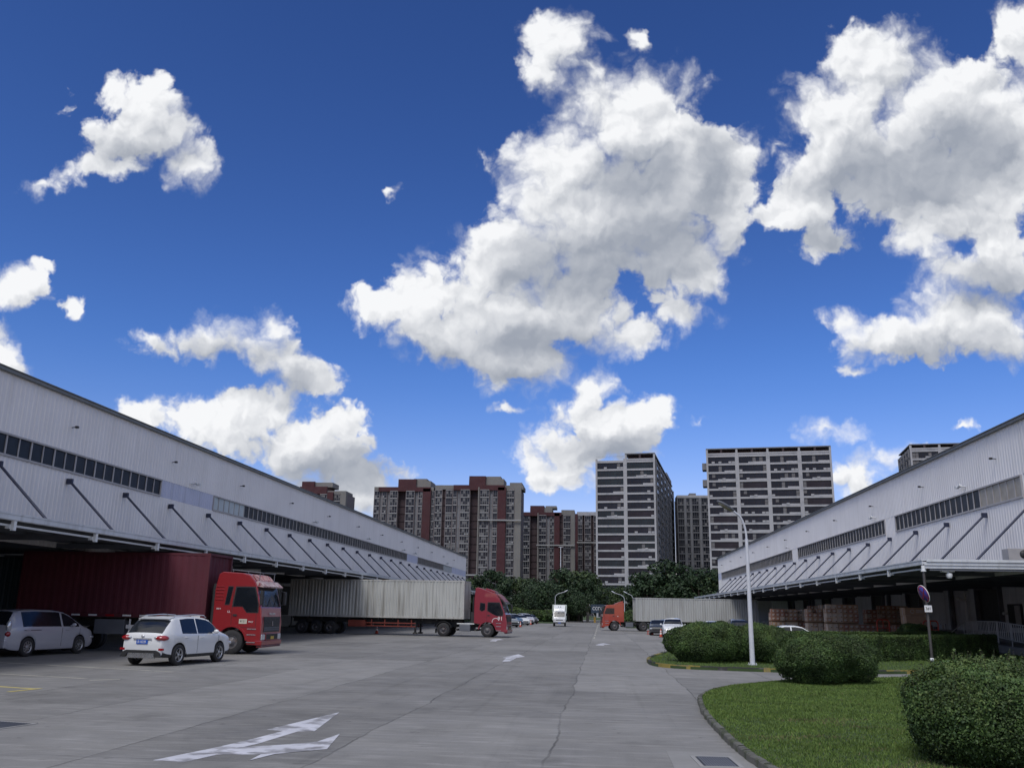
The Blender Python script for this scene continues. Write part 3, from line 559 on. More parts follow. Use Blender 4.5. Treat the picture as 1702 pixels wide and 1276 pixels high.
def wheel_meshes(r, w, spokes):
    key = (r, w, spokes)
    if key in WHEELS: return WHEELS[key]
    q = MB(); ri = r*.64
    q.lathe([(ri,-w/2+.01),(r*.9,-w/2),(r*.985,-w/2+.03),(r,-w*.2),(r,w*.2),(r*.985,w/2-.03),(r*.9,w/2),(ri,w/2-.01)], 'Y', n=28)
    q.lathe([(ri,-w*.2),(ri,w*.2)], 'Y', n=20); q.lathe([(0,-w*.12),(ri,-w*.12)], 'Y', n=20); q.lathe([(0,w*.12),(ri,w*.12)], 'Y', n=20)
    ty = q.mesh('wheel', [M['tyre']]); q = MB()
    for s in (-1, 1):
        y = s*(w/2-.015); q.lathe([(ri,y),(ri*.93,y+s*.008),(ri*.88,y-s*.03),(ri*.86,y-s*.05)], 'Y', n=28); q.lathe([(0,y-s*.0),(ri*.2,y-s*.002),(ri*.22,y-s*.04)], 'Y', n=14)
        for k in range(spokes):
            a = 2*PI*k/spokes; d = Vector((math.cos(a),0,math.sin(a))); e = Vector((-d.z,0,d.x)); h0, h1 = ri*.10, ri*.13*(5/spokes)**.4
            pts = [d*ri*.15+e*h0, d*ri*.9+e*h1, d*ri*.9-e*h1, d*ri*.15-e*h0]
            q.add([(p.x, y-s*.012, p.z) for p in pts]+[(p.x, y-s*.05, p.z) for p in pts], [(0,1,2,3),(0,1,5,4),(1,2,6,5),(2,3,7,6),(3,0,4,7)])
    q.tube((0,-w/2+.05,0),(0,w/2-.05,0), ri*.18, n=8); rm = q.mesh('rim', [M['rim']]); WHEELS[key] = (ty, rm); return ty, rm
def add_wheel(t, x, y, r, w, spokes=10):
    ty, rm = wheel_meshes(r, w, spokes); o = link('wheel', ty, t, (x, y, r)); link('rim', rm, o); return o
def car(label, cat, group, loc, rz, L, W, H, pr, belt, ground, wheels, rw, pmatl, win, wsx, rwx, dark_low=False, detail=2, spokes=10, tail='corner', plate=None, hgt=1.0):
    """pr: roof profile (x,z) rear to front; belt: belt line; win: x ranges of the side glass; wsx / rwx: x ranges of windscreen and rear window"""
    t = thing('parked_car' if cat == 'car' else cat.replace(' ', '_'), label, cat, loc, rz, group)
    ra = rw+.055; xs = set(round(i*L/44, 4) for i in range(45))
    for x in wheels:
        for d in (-ra-.006, -ra, -ra*.93, -ra*.75, -ra*.5, -ra*.2, ra*.2, ra*.5, ra*.75, ra*.93, ra, ra+.006): xs.add(round(x+d, 4))
    for a, b_ in list(win)+[wsx, rwx]: xs.add(a); xs.add(b_)
    for p in pr: xs.add(p[0])
    xs = sorted(x for x in xs if 0 <= x <= L); X0 = L/2
    def ring(x):
        e = abs(2*x/L-1); w_ = W/2*(1-.16*e**7-.05*e**3); zr = lerp_tab(pr, x); zb_ = min(lerp_tab(belt, x), zr-.03); zl = ground+.05*e**8+ (.09*e**12)
        for xw in wheels:
            d = abs(x-xw)
            if d <= ra: zl = max(zl, rw+math.sqrt(max(0, ra*ra-d*d)))
        zl = min(zl, zb_-.05)
        g_ = max(0, zr-zb_); wt = w_*(.965-.36*g_); hh = zb_-zl
        return [(0,zl),(w_*.78,zl),(w_*.965,zl+.0),(w_*.992,zl+.05 if hh > .15 else zl),(w_,zl+(min(.11, hh*.35) if dark_low else hh*.35)),(w_*1.0,zl+hh*.68),(w_*.975,zb_),(w_*.962,zb_+min(.03,g_*.2)),(wt+.0,max(zb_+min(.03,g_*.2), zr-min(.075, g_*.35))),(wt*.93,zr-min(.02, g_*.1)),(wt*.55,zr+.008),(0,zr+.012)]
    rings = [ring(x) for x in xs]; k = len(rings[0]); body = MB(); gl = {('side_window', 0): MB(), ('side_window', 1): MB(), ('windscreen', 0): MB(), ('rear_window', 0): MB()}
    vs = []
    for s in (1, -1):
        for x, r_ in zip(xs, rings): vs += [(x-X0, s*y, z) for y, z in r_]
    n_ = len(xs); bf = {0: [], 1: []}
    for si in range(2):
        for i in range(n_-1):
            xm = (xs[i]+xs[i+1])/2
            for j in range(k-1):
                a = (si*n_+i)*k+j; f = (a, a+k, a+k+1, a+1)
                r0 = rings[i]
                if j == 7 and any(p[0] < xm < p[1] for p in win) and (rings[i][8][1]-rings[i][7][1] > .015 or rings[i+1][8][1]-rings[i+1][7][1] > .015): gl[('side_window', si)].add([vs[q] for q in f], [(0,1,2,3)], 0, True)
                elif j >= 9 and wsx[0] < xm < wsx[1]: gl[('windscreen', 0)].add([vs[q] for q in f], [(0,1,2,3)], 0, True)
                elif j >= 9 and rwx[0] < xm < rwx[1]: gl[('rear_window', 0)].add([vs[q] for q in f], [(0,1,2,3)], 0, True)
                else: body.add([vs[q] for q in f], [(0,1,2,3)], 1 if j < 2 or (dark_low and j < 4 and min(rings[i][0][1], rings[i+1][0][1]) < ground+.12 and max(rings[i][0][1], rings[i+1][0][1]) < ground+.12) else 0, True)
        for i, r_ in ((0, rings[0]), (n_-1, rings[-1])): body.add([(xs[i]-X0, (1 if si == 0 else -1)*y, z) for y, z in r_], [tuple(range(k))], 0)
    def fin(b, name, mats):
        me = b.mesh(name, mats, fix=False); q = bmesh.new(); q.from_mesh(me); bmesh.ops.remove_doubles(q, verts=q.verts, dist=1e-4); bmesh.ops.recalc_face_normals(q, faces=q.faces)
        for e in q.edges:
            if len(e.link_faces) == 2 and e.calc_face_angle(0) > .75: e.smooth = False
        q.to_mesh(me); q.free(); return link(name, me, t)
    fin(body, 'body', [pmatl, M['dark']])
    for nm, b_ in gl.items():
        if b_.f: fin(b_, nm[0], [M['glass']])
    for x in wheels:
        for s in (-1, 1): add_wheel(t, x-X0, s*(W/2-.12), rw, .22, spokes)
    def at(x, z, s, out=0):     # a point on the body's side
        e = abs(2*x/L-1); w_ = W/2*(1-.16*e**7-.05*e**3); return (x-X0, s*(w_+out), z)
    zt = belt[0][1]
    for s in (-1, 1):
        q = MB(); q.ball(at(L-.16, ground+.42*hgt, s, -.10), (.20,.16,.085), 12); q.build('headlight', M['lens_clear'], t)
        q = MB()
        if tail == 'tall': q.ball(at(.13, 1.14, s, -.06), (.12,.09,.26), 12, 1); q.ball(at(.12, .86, s, -.05), (.125,.10,.11), 12, 0)
        else: q.ball(at(.15, zt-.05, s, -.14), (.23,.24,.105), 12, 0); q.ball(at(.075, zt-.03, s, -.24), (.13,.12,.045), 10, 1)
        q.build('taillight', [M['lens_red'], M['lens_clear']], t)
        if detail:
            xm = wsx[0]-.15 if len(win) else L*.66
            zb_ = lerp_tab(belt, wsx[0]-.1); q = MB(); q.ball(at(wsx[0]+.18, zb_+.10, s, .10), (.06,.11,.075), 10); q.box(wsx[0]+.16-X0, wsx[0]+.22-X0, s*(W/2-.08), s*(W/2+.05), zb_+.03, zb_+.08); q.build('mirror', pmatl, t)
        if detail > 1:
            for a, b_ in win:
                q = MB(); q.tube(at(a+.12, lerp_tab(belt, a)-.10, s, .012), at(a+.34, lerp_tab(belt, a)-.10, s, .012), .016, n=6); q.build('door_handle', pmatl, t)
    q = MB(); q.box(L-X0-.03, L-X0+.012, -.55, .55, ground+.22, ground+.42); q.build('grille', M['dark'], t)
    if detail > 1:
        q = MB(); e = win
        for a, b_ in win:     # shut lines of the doors
            for s in (-1, 1):
                x = b_+.03; 
                for z0, z1 in ((ground+.12, lerp_tab(belt, x)-.03),):
                    p = [at(x, z0, s, .0008), at(x, z1, s, .0008)]; q.tube(p[0], p[1], .006, n=4, cap=False)
        q.build('door_seam', M['dark'], t)
    if plate:
        q = MB(); q.box(-X0-.022, -X0-.004, -.22, .22, plate[1]-.07, plate[1]+.07); pl = q.build('licence_plate', M['plate_blue'], t)
        text(plate[0], .115, M['white_print'], pl, (-X0-.024, 0, plate[1]), (0, 0, -PI/2), sx=.85)
    return t
PW_ = paint('white_car_paint', (.62, .64, .66)); PSV = paint('silver_car_paint', (.42, .43, .48), .32); PSV.node_tree.nodes['Principled BSDF'].inputs['Metallic'].default_value = .15
PDK = paint('dark_car_paint', (.03, .035, .04)); PBL = paint('blue_car_paint', (.05, .10, .17)); PGY = paint('grey_car_paint', (.16, .18, .19))
def suv_spec(): return dict(L=4.40, W=1.86, H=1.66,
    pr=[(0,.70),(.015,.98),(.07,1.06),(.30,1.32),(.52,1.50),(.66,1.585),(.9,1.62),(1.5,1.655),(2.1,1.65),(2.6,1.60),(2.85,1.53),(3.1,1.38),(3.45,1.13),(3.6,1.07),(3.95,1.0),(4.18,.90),(4.32,.78),(4.40,.60)],
    belt=[(0,.98),(.5,1.05),(1.4,1.03),(3.0,1.01),(3.5,1.02),(4.55,.8)], ground=.26, wheels=(.86,3.44), rw=.36, wsx=(2.72,3.42), rwx=(.10,.56), win=[(.98,1.88),(1.94,3.25)])
sp = suv_spec()
suv = car('white crossover car with a blue licence plate parked in front of the red truck cab', 'car', None, (0,0,0), 0, pmatl=PW_, dark_low=True, spokes=5, plate=('B·1622K', .80), **sp)
# rear dressing of the near car
def on(t, name, fn, mats, bevel=0): q = MB(); fn(q); return q.build(name, mats, t, bevel=bevel)
X0 = 4.40/2
on(suv, 'plate_trim', lambda q: q.box(-X0-.03, -X0-.002, -.36, .36, .885, .925), M['lens_clear'])
on(suv, 'badge', lambda q: (q.lathe([(0,-X0-.028),(.055,-X0-.026),(.06,-X0-.01)], 'X', (0,0,.99), n=14)), M['lens_clear'])
on(suv, 'rear_bumper', lambda q: (q.prism([(-.80,.30),(-.62,.30),(-.50,.44),(.50,.44),(.62,.30),(.80,.30),(.72,.47),(.58,.53),(-.58,.53),(-.72,.47)], -X0-.04, -X0+.02, 0, 'YZ'), q.prism([(-.56,.27),(.56,.27),(.47,.44),(-.47,.44)], -X0-.035, -X0+.02, 1, 'YZ')), [M['dark'], M['rim']])
for s in (-1, 1):
    on(suv, 'fog_lamp', lambda q: q.box(-X0-.012, -X0+.05, s*.66, s*.84, .53, .60), M['lens_red'])
    on(suv, 'roof_rail', lambda q: q.path([(-1.45,s*.60,1.60),(-1.3,s*.60,1.675),(-.3,s*.61,1.71),(.45,s*.60,1.68),(.6,s*.59,1.60)], .018, 6), M['lens_clear'])
on(suv, 'spoiler', lambda q: q.prism([(-X0+.50,1.535),(-X0+.80,1.60),(-X0+.80,1.645),(-X0+.47,1.575)], -.60, .60), PW_, .01)
on(suv, 'antenna', lambda q: (q.tube((-.9,0,1.63),(-.98,0,1.78), .01, .004, 6), q.ball((-.9,0,1.64),(.05,.03,.025), 8)), M['dark'])
def place(o, x, y, rz): o.location = (x, y, 0); o.rotation_euler = (0, 0, rz)
hd = R(90-8.0); u = Vector((math.cos(hd), math.sin(hd))); v = Vector((-u.y, u.x))    # heading and left
rr_ = Vector((-14.80, 31.0)); c_ = rr_ + v*.81 + u*(4.40/2-.86); place(suv, c_.x, c_.y, hd)
mpv = dict(L=5.0, W=1.90, H=1.78, pr=[(0,.62),(.02,.95),(.08,1.15),(.22,1.45),(.40,1.68),(.62,1.745),(1.5,1.775),(2.6,1.755),(3.1,1.69),(3.45,1.55),(4.05,1.20),(4.2,1.13),(4.6,1.03),(4.82,.93),(4.93,.80),(5.0,.60)],
    belt=[(0,1.06),(1.0,1.10),(3.0,1.08),(4.0,1.06),(5.15,.8)], ground=.24, wheels=(1.05,4.0), rw=.36, wsx=(3.2,4.08), rwx=(.10,.42), win=[(.72,2.82),(2.92,3.9)])
mv = car('silver minivan parked at the left edge beside the white crossover', 'minivan', None, (0,0,0), 0, pmatl=PSV, spokes=9, tail='tall', **mpv)
hd = R(90-7); u = Vector((math.cos(hd), math.sin(hd))); v = Vector((-u.y, u.x)); c_ = Vector((-22.35, 33.9)) + v*.83 + u*(5.0/2-1.05); place(mv, c_.x, c_.y, hd)
on(mv, 'sliding_door_rail', lambda q: [q.box(-1.75,-.85,s*.935,s*.952,.985,1.005) for s in (-1,1)], M['dark'])
on(mv, 'side_moulding', lambda q: [q.box(-1.1,1.1,s*.945,s*.962,.62,.645) for s in (-1,1)], PSV)
on(mv, 'rear_bumper', lambda q: q.box(-2.56,-2.38,-.80,.80,.34,.66), PSV, .05)
# distant cars: sedan, small hatch
sedan = dict(L=4.6, W=1.80, H=1.46, pr=[(0,.62),(.03,.95),(.15,1.02),(.8,1.05),(1.0,1.13),(1.5,1.38),(1.9,1.455),(2.5,1.46),(2.9,1.40),(3.4,1.12),(3.55,1.03),(4.1,.93),(4.45,.78),(4.6,.58)],
    belt=[(0,.96),(1.0,.98),(3.3,.96),(4.6,.75)], ground=.2, wheels=(1.0,3.65), rw=.32, wsx=(2.8,3.5), rwx=(.95,1.6), win=[(1.25,2.2),(2.27,3.3)])
GL = 'cars parked in a row behind the white truck'; GR = 'cars parked in front of the right warehouse'
def far(label, group, x, y, rz, spec, col, cat='car'): return car(label, cat, group, (x, y, 0), R(rz), pmatl=col, detail=1, **spec)
far('dark grey car nearest the crimson cab, first of the far row', GL, -12.2, 118, -62, sedan, PGY)
far('deep blue car, second of the far row behind the red cab', GL, -12.4, 126.5, -62, suv_spec(), PBL)
far('white car, third of the far row by the trees', GL, -12.2, 136, -64, sedan, PW_)
far('pale silver car, fourth of the far row by the trees', GL, -12.1, 144.5, -64, suv_spec(), PSV)
far('dark green car farthest of the far row beside the clipped bushes', GL, -12.1, 153, -64, sedan, PDK)
sv = far('white off road car facing the camera before the grey container', GR, 6.25, 82.0, -94, suv_spec(), PW_)
on(sv, 'windscreen_sunshade', lambda q: q.box(1.0, 1.3, -.1, .5, 1.04, 1.055), PBL)
far('black car half hidden behind the left side of the white off road car', GR, 5.55, 90.0, -96, sedan, PDK)
far('white sedan just right of the white off road car above the round hedge', GR, 9.4, 80.0, -92, sedan, PW_)
far('dark roofed car seen above the round hedge beside the lamp post', GR, 12.1, 83.0, -90, suv_spec(), PDK)
far('white car whose roof shows above the hedge before the carton stacks', GR, 11.4, 57.5, 2, sedan, PW_)
# ---------------------------------------------------------------- lorries
RED = paint('red_cab_paint', (.24, .014, .018), .30); RED2 = paint('crimson_cab_paint', (.22, .020, .034), .33); ORG = paint('orange_red_cab_paint', (.30, .040, .020), .4)
RED_D = pmat('dark_red_steel', (.16, .03, .02), .6, 0, .2, 2, streak=.3)
def arc(cx, cz, r, a0, a1, n=10): return [(cx+r*math.cos(R(a0+(a1-a0)*i/n)), cz+r*math.sin(R(a0+(a1-a0)*i/n))) for i in range(n+1)]
def box_corr(b, x0, x1, y0, y1, z0, z1, pitch, d, mi=0, front=True):
    """container shell: corrugated long sides and front, real ribs"""
    for s, Y in ((-1, y0), (1, y1)):
        n_ = round((x1-x0)/pitch); p = (x1-x0)/n_; vs = []
        for i in range(n_):
            for f_, h in ((0,0),(.36,0),(.5,1),(.86,1)): vs.append((x0+(i+f_)*p, Y+s*(-d+d*h)))
        vs.append((x1, Y-s*d)); k = len(vs)
        b.add([(x, y, z0) for x, y in vs]+[(x, y, z1) for x, y in vs], [(i, i+1, k+i+1, k+i) for i in range(k-1)], mi)
    for s, X in ((-1, x0), (1, x1)):
        n_ = round((y1-y0)/pitch); p = (y1-y0)/n_; vs = []
        for i in range(n_):
            for f_, h in ((0,0),(.36,0),(.5,1),(.86,1)): vs.append((X+s*(-d+d*h), y0+(i+f_)*p))
        vs.append((X-s*d, y1)); k = len(vs)
        b.add([(x, y, z0) for x, y in vs]+[(x, y, z1) for x, y in vs], [(i, i+1, k+i+1, k+i) for i in range(k-1)], mi)
    b.box(x0+d, x1-d, y0+d, y1-d, z1-.03, z1-.005, mi); b.box(x0+d, x1-d, y0+d, y1-d, z0, z0+.03, mi)
def lorry(label, cab_poly, cabmat, arch, win_side, ws, cont, contmat, fx, axles, wb, extras, loc, rz, cab_x0, group=None, pitch=.27, rib=.04, rail=None, visor=None):
    """origin on the ground under the front axle, x forward"""
    t = thing('lorry', label, 'truck', loc, rz, group); HW = 1.24
    cb_ = MB(); cb_.prism(cab_poly, -HW, HW); cab_o = cb_.build('cab', cabmat, t, bevel=.04, seg=3)
    for p in cab_o.data.polygons: p.use_smooth = False
    # side windows and door lines
    for s in (-1, 1):
        y0, y1 = (s*HW, s*(HW+.014))
        for k, poly in enumerate(win_side):
            q = MB(); q.prism(poly, min(y0,y1), max(y0,y1), 0); c = (sum(p[0] for p in poly)/len(poly), sum(p[1] for p in poly)/len(poly))
            big = [(c[0]+(p[0]-c[0])*1.07+(.015 if p[0] > c[0] else -.015), c[1]+(p[1]-c[1])*1.06+(.015 if p[1] > c[1] else -.015)) for p in poly]
            q.prism(big, *( (s*HW-.002, s*(HW+.006)) if s > 0 else (s*(HW+.006), s*HW+.002)), 1); q.build('side_window', [M['glass'] if k else M['glass'], M['dark']], cab_o)
        q = MB(); dx0, dx1 = extras['door']
        for x in (dx0, dx1): q.box(x-.008, x+.008, s*HW-.002, s*(HW+.003), 1.15, ws[1][1]-.05)
        q.box(dx0, dx1, s*HW-.002, s*(HW+.0035), 1.14, 1.155); q.build('door_seam', M['dark'], cab_o)
        q = MB(); q.box(dx0+.06, dx0+.24, s*HW-.01, s*(HW+.03), 1.62, 1.70); q.build('door_handle', M['dark'], cab_o)
        # mirror
        q = MB(); mx = ws[0][0]-.02; q.tube((mx-.05, s*(HW-.02), ws[1][1]-.12), (mx+.12, s*(HW+.20), ws[1][1]-.16), .02, n=6); q.tube((mx-.05, s*(HW-.02), ws[0][1]+.05), (mx+.12, s*(HW+.20), ws[0][1]+.12), .02, n=6)
        q.box(mx+.06, mx+.18, s*(HW+.10), s*(HW+.30), ws[0][1]+.10, ws[1][1]-.15); q.build('mirror', M['dark'], cab_o, bevel=.02)
        # wheel arch lip, steps, lamps
        q = MB(); o_ = arc(0, .50, .75, 8, 172, 14); i_ = arc(0, .50, .66, 172, 8, 14); q.prism(o_+i_, *sorted((s*(HW-.22), s*(HW+.03)))); q.build('mudguard', cabmat, t)
        q = MB(); fx1 = ws[0][0]
        for z in (.52, .84, 1.08): q.box(.70, 1.10, s*(HW-.16), s*(HW+.02), z-.02, z+.02)
        q.build('step', [M['rim']], cab_o)
        q = MB(); q.box(fx-.12, fx+.03, s*.78, s*1.18, .62, .86); q.build('headlight', M['lens_clear'], cab_o, bevel=.03)
    (wx0, wz0), (wx1, wz1) = ws; dn = Vector((wz1-wz0, wx0-wx1)).normalized()*.018
    q = MB(); q.prism([(wx0+dn.x*.2, wz0), (wx1+dn.x*.2, wz1), (wx1+dn.x*1.4, wz1+dn.y), (wx0+dn.x*1.4, wz0+dn.y)], -HW+.13, HW-.13, 0); q.build('windscreen', M['glass'], cab_o)
    q = MB()
    for yy in (-.45, .35): q.tube((wx0+.05, yy, wz0+.05), (wx0+.02+(wx1-wx0)*.5, yy+.5, wz0+(wz1-wz0)*.5), .012, n=5)
    q.build('wiper', M['dark'], cab_o)
    q = MB()
    for k in range(6): q.box(fx-.10, fx+.015-.004*k, -.92, .92, 1.02+k*.085, 1.07+k*.085)
    q.box(fx-.06, fx+.008, -.98, .98, .95, 1.60, 1); q.build('grille', [M['beam'] if extras.get('dark_grille') else cabmat, M['dark']], cab_o)
    q = MB(); q.box(fx-.25, fx+.06, -HW-.01, HW+.01, .40, .60); q.box(fx-.25, fx+.05, -.74, .74, .605, .90, 1); q.box(fx-.2, fx+.04, -HW+.05, HW-.05, .30, .395, 1); q.build('bumper', [cabmat, M['dark']], cab_o, bevel=.03)
    q = MB(); q.box(fx+.062, fx+.07, -.20, .20, .64, .77); pl = q.build('licence_plate', M['plate_yellow'], cab_o)
    if visor:
        q = MB(); q.prism(visor, -HW+.04, HW-.04); q.build('sun_visor', extras.get('visor_mat', M['glass']), cab_o, bevel=.01)
    # chassis
    q = MB(); q.box(-wb-.9, 1.0, -.45, -.35, .72, .95); q.box(-wb-.9, 1.0, .35, .45, .72, .95)
    for x in (-wb, -wb+1, -1.0, 0): q.box(x-.08, x+.08, -.95, .95, .45, .60)
    q.tube((-wb,-.2,.5),(-wb,.2,.5), .28, n=12); q.lathe([(0,.97),(.45,.97),(.45,1.05),(0,1.06)], c=(-wb+.2,0,0), n=16); q.build('chassis', M['under'], t)
    for s in (-1, 1):
        truck_wheel(t, 0, s*1.06, False); truck_wheel(t, -wb, s*.98, True)
        q = MB(); q.prism(arc(-wb, .5, .66, 15, 165, 10)+arc(-wb, .5, .62, 165, 15, 10), *sorted((s*.72, s*1.22))); q.box(-wb-.66, -wb-.64, *sorted((s*.72, s*1.22)), .25, .6); q.build('mudguard', M['dark'], t)
        q = MB(); tx = -wb/2; q.box(tx-.5, tx+.38, *sorted((s*.62, s*1.18)), .42, .95); q.build('fuel_tank', extras.get('tank', M['beam']), t, bevel=.06)
        q = MB(); q.box(tx-.7, tx+.7, *sorted((s*.58, s*1.16)), .955, 1.03); q.build('side_cover', extras.get('cover', M['dark']), t, bevel=.02)
    # trailer frame and container
    x0, x1, z0, z1 = cont
    q = MB(); q.box(x0+.2, x1-.3, -.48, -.36, z0-.42, z0-.03); q.box(x0+.2, x1-.3, .36, .48, z0-.42, z0-.03)
    n_ = int((x1-x0)/1.2)
    for i in range(n_): x = x0+.4+i*1.2; q.box(x-.04, x+.04, -1.15, 1.15, z0-.14, z0-.035)
    q.box(x0+.1, x0+.2, -1.2, 1.2, .45, .60); q.box(x0+.12, x0+.18, -.9, -.8, .6, z0); q.box(x0+.12, x0+.18, .8, .9, .6, z0); q.build('trailer_frame', M['under'], t)
    for s in (-1, 1):
        for x in axles: truck_wheel(t, x, s*.98, True)
        if extras.get('toolbox'):
            a, c = extras['toolbox']; q = MB(); q.box(a, c, *sorted((s*.72, s*1.20)), .62, 1.12); q.build('toolbox', RED_D, t, bevel=.015)
            q = MB(); q.box(c+.05, c+4.2, *sorted((s*1.14, s*1.19)), .66, .74); q.box(c+.05, c+4.2, *sorted((s*1.14, s*1.19)), .90, .98)
            for k in range(4): q.box(c+.5+k*1.1, c+.58+k*1.1, *sorted((s*1.09, s*1.139)), .6, 1.2)
            q.build('side_guard', RED_D, t)
        lx = extras.get('legs')
        if lx: q = MB(); q.box(lx-.07, lx+.07, *sorted((s*.75, s*.90)), .25, 1.1); q.box(lx-.17, lx+.17, *sorted((s*.70, s*.95)), .12, .249); q.build('landing_leg', M['under'], t)
    q = MB(); q.box(x0+.1, x1-.2, -1.18, 1.18, z0-.03, z0-.004); q.build('trailer_deck', M['under'], t)
    q = MB(); box_corr(q, x0+.09, x1-.09, -1.225, 1.225, z0+.14, z1-.10, pitch, rib); co = q.build('container', contmat, t, fix=False)
    q = MB()
    for y in (-1, 1):
        q.box(x0, x1, *sorted((y*1.13, y*1.238)), z0, z0+.15); q.box(x0, x1, *sorted((y*1.15, y*1.236)), z1-.11, z1)
        for x in (x0, x1-.11): q.box(x, x+.11, *sorted((y*1.12, y*1.245)), z0+.151, z1-.111)
    for x in (x0+.005, x1-.085): q.box(x, x+.08, -1.129, 1.129, z0+.005, z0+.145); q.box(x, x+.08, -1.149, 1.149, z1-.105, z1-.005)
    q.build('corner_frame', rail or contmat, co)
    q = MB()
    for s in (-1, 1):
        for y in (s*.15, s*.95): q.tube((x0-.03, y, z0+.1), (x0-.03, y, z1-.1), .02, n=6)
        q.box(x0-.012, x0-.002, *sorted((s*.02, s*1.18)), z0+.08, z1-.08)
    q.build('rear_door', rail or contmat, co)
    if extras.get('reflect'):
        for s in (-1, 1):
            q = MB()
            for i in range(int((x1-x0)/.8)): x = x0+.3+i*.8; q.box(x, x+.40, *sorted((s*1.239, s*1.246)), z0+.04, z0+.11, 1 if i % 3 == 2 else 0)
            q.build('reflector_strip', [M['white_print'], M['lens_red']], co)
    return t, cab_o, co
TW = {}
def truck_wheel(t, x, y, dual):
    if dual not in TW:
        q = MB(); r = .52; w = .56 if dual else .30; ri = .29
        def ty(o, w):
            q.lathe([(ri,o-w/2+.01),(r*.92,o-w/2),(r*.985,o-w/2+.035),(r,o-w*.2),(r,o+w*.2),(r*.985,o+w/2-.035),(r*.92,o+w/2),(ri,o+w/2-.01)], 'Y', n=28)
        if dual: ty(-.16, .27); ty(.16, .27)
        else: ty(0, .30)
        a = q.mesh('wheel', [M['tyre']]); q = MB(); h = .30 if dual else .15
        for s in (-1, 1):
            prof = [(ri,s*(h-.02)),(ri*.93,s*(h-.01)),(ri*.88,s*(h-.06)),(ri*.55,s*(h-.10)),(.11,s*(h-.07)),(.10,s*(h+.0)),(0,s*(h+.005))]
            if not dual: prof = [(ri,s*(h-.02)),(ri*.93,s*(h-.01)),(ri*.86,s*(h-.05)),(ri*.62,s*(h-.02)),(.13,s*(h-.0)),(.11,s*(h+.03)),(0,s*(h+.035))]
            q.lathe(prof, 'Y', n=24)
            for k in range(8): aa = 2*PI*k/8; q.tube((.17*math.cos(aa), s*(h-.06), .17*math.sin(aa)), (.17*math.cos(aa), s*(h+.0), .17*math.sin(aa)), .018, n=5)
        q.tube((0,-h+.12,0),(0,h-.12,0), .12, n=10); TW[dual] = (a, q.mesh('rim', [M['steelrim']]))
    a, b_ = TW[dual]; o = link('wheel', a, t, (x, y, .52)); link('rim', b_, o)
AR = arc(0, .52, .70, 140, 12, 10)
# first truck: boxy red cab, maroon box trailer
MAR = pmat('maroon_box_side', (.080, .011, .022), .75, 0, .15, .6, streak=.3); MAR2 = pmat('maroon_rail', (.075, .010, .018), .6, 0, .15, 1)
cabA = [(-.92,1.0)]+AR+[(.70,.42),(1.24,.40),(1.32,.52),(1.34,1.30),(1.26,1.98),(1.20,2.15),(.98,2.93),(.86,3.16),(.62,3.40),(.3,3.47),(-.62,3.52),(-.80,3.42),(-.92,2.75)]
T1, cab1, co1 = lorry('red truck cab with dark maroon box trailer backed into the left loading bay', cabA, RED, None,
    [[(-.40,2.12),(-.22,2.12),(-.10,2.86),(-.30,2.86)], [(-.02,2.04),(.42,2.04),(.60,1.80),(1.10,1.80),(1.09,2.15),(.90,2.84),(.08,2.84)]], ((1.235,2.02),(1.00,2.86)),
    (-10.2,-1.28,1.48,4.32), MAR, 1.34, (-7.6,-8.9), 3.3, dict(door=(-.06,1.06), dark_grille=True, legs=-4.6, reflect=True, visor_mat=pmat('printed_visor', (.40,.30,.30), .4, 0, .4, 7, stain=((.22,.03,.04), 6, .52, .9))), (-16.15, 40.08, 0), 0, -.92, rail=MAR2, pitch=.34, rib=.010, visor=[(.98,2.90),(1.28,2.86),(1.30,2.92),(1.02,3.14),(.90,3.10)])
q = MB(); q.path([(-.35,-.9,3.62),(1.0,-.9,3.50),(1.0,.9,3.50),(-.35,.9,3.62),(-.35,-.9,3.62)], .022, 6)
for x, z in ((-.3,3.62),(.4,3.56)): q.tube((x,-.9,z), (x,-.9,3.44), .018, n=5); q.tube((x,.9,z), (x,.9,3.44), .018, n=5)
q.tube((.95,-.9,3.5),(.95,-.9,3.15), .018, n=5); q.tube((.95,.9,3.5),(.95,.9,3.15), .018, n=5); q.build('roof_rack', M['beam'], cab1)
q = MB(); q.prism([(.99,2.94),(.87,3.17),(.63,3.41),(.62,3.424),(.88,3.188),(1.004,2.95)], -1.0, 1.0); q.build('roof_sticker', pmat('faded_pink_film', (.45,.26,.24), .5, 0, .45, 6, stain=((.30,.04,.04), 5, .5, .9)), cab1)
for k in range(5): q = MB(); q.box(-.88+.0, -.50, -1.262, -1.241, 2.30+k*.14, 2.34+k*.14); q.build('side_vent', RED, cab1, bevel=.006)
q = MB(); q.box(.30, .66, -1.252, -1.241, 1.30, 1.50); st = q.build('door_sticker', pmat('cream_sticker', (.5,.48,.40), .6, 0, .1, 5), cab1)
q = MB(); q.box(-6.4,-5.0,-1.19,-.75,.75,1.38); q.build('toolbox', M['beam'], T1, bevel=.02)
q = MB(); q.box(-4.9,-3.6,-1.20,-1.16,1.0,1.16); q.box(-4.8,-4.74,-1.15,-1.10,.8,1.4); q.box(-3.8,-3.74,-1.15,-1.10,.8,1.4); q.build('side_guard', M['white_print'], T1)
text('4111', .15, M['black_print'], st, (.48, -1.254, 1.40), sx=.9); text('MAX', .10, M['white_print'], cab1, (.84, -1.245, 1.38)); text('380·A', .09, M['white_print'], cab1, (-.68, -1.245, 1.92)); text('LL', .14, M['white_print'], cab1, (-.20, -1.245, 1.80))
text('SHACMAN', .15, M['lens_clear'], cab1, (1.33, 0, 1.72), (R(-5), 0, PI/2)); text('S', .26, M['lens_clear'], cab1, (1.375, 0, 1.30), (0, 0, PI/2), name='badge')
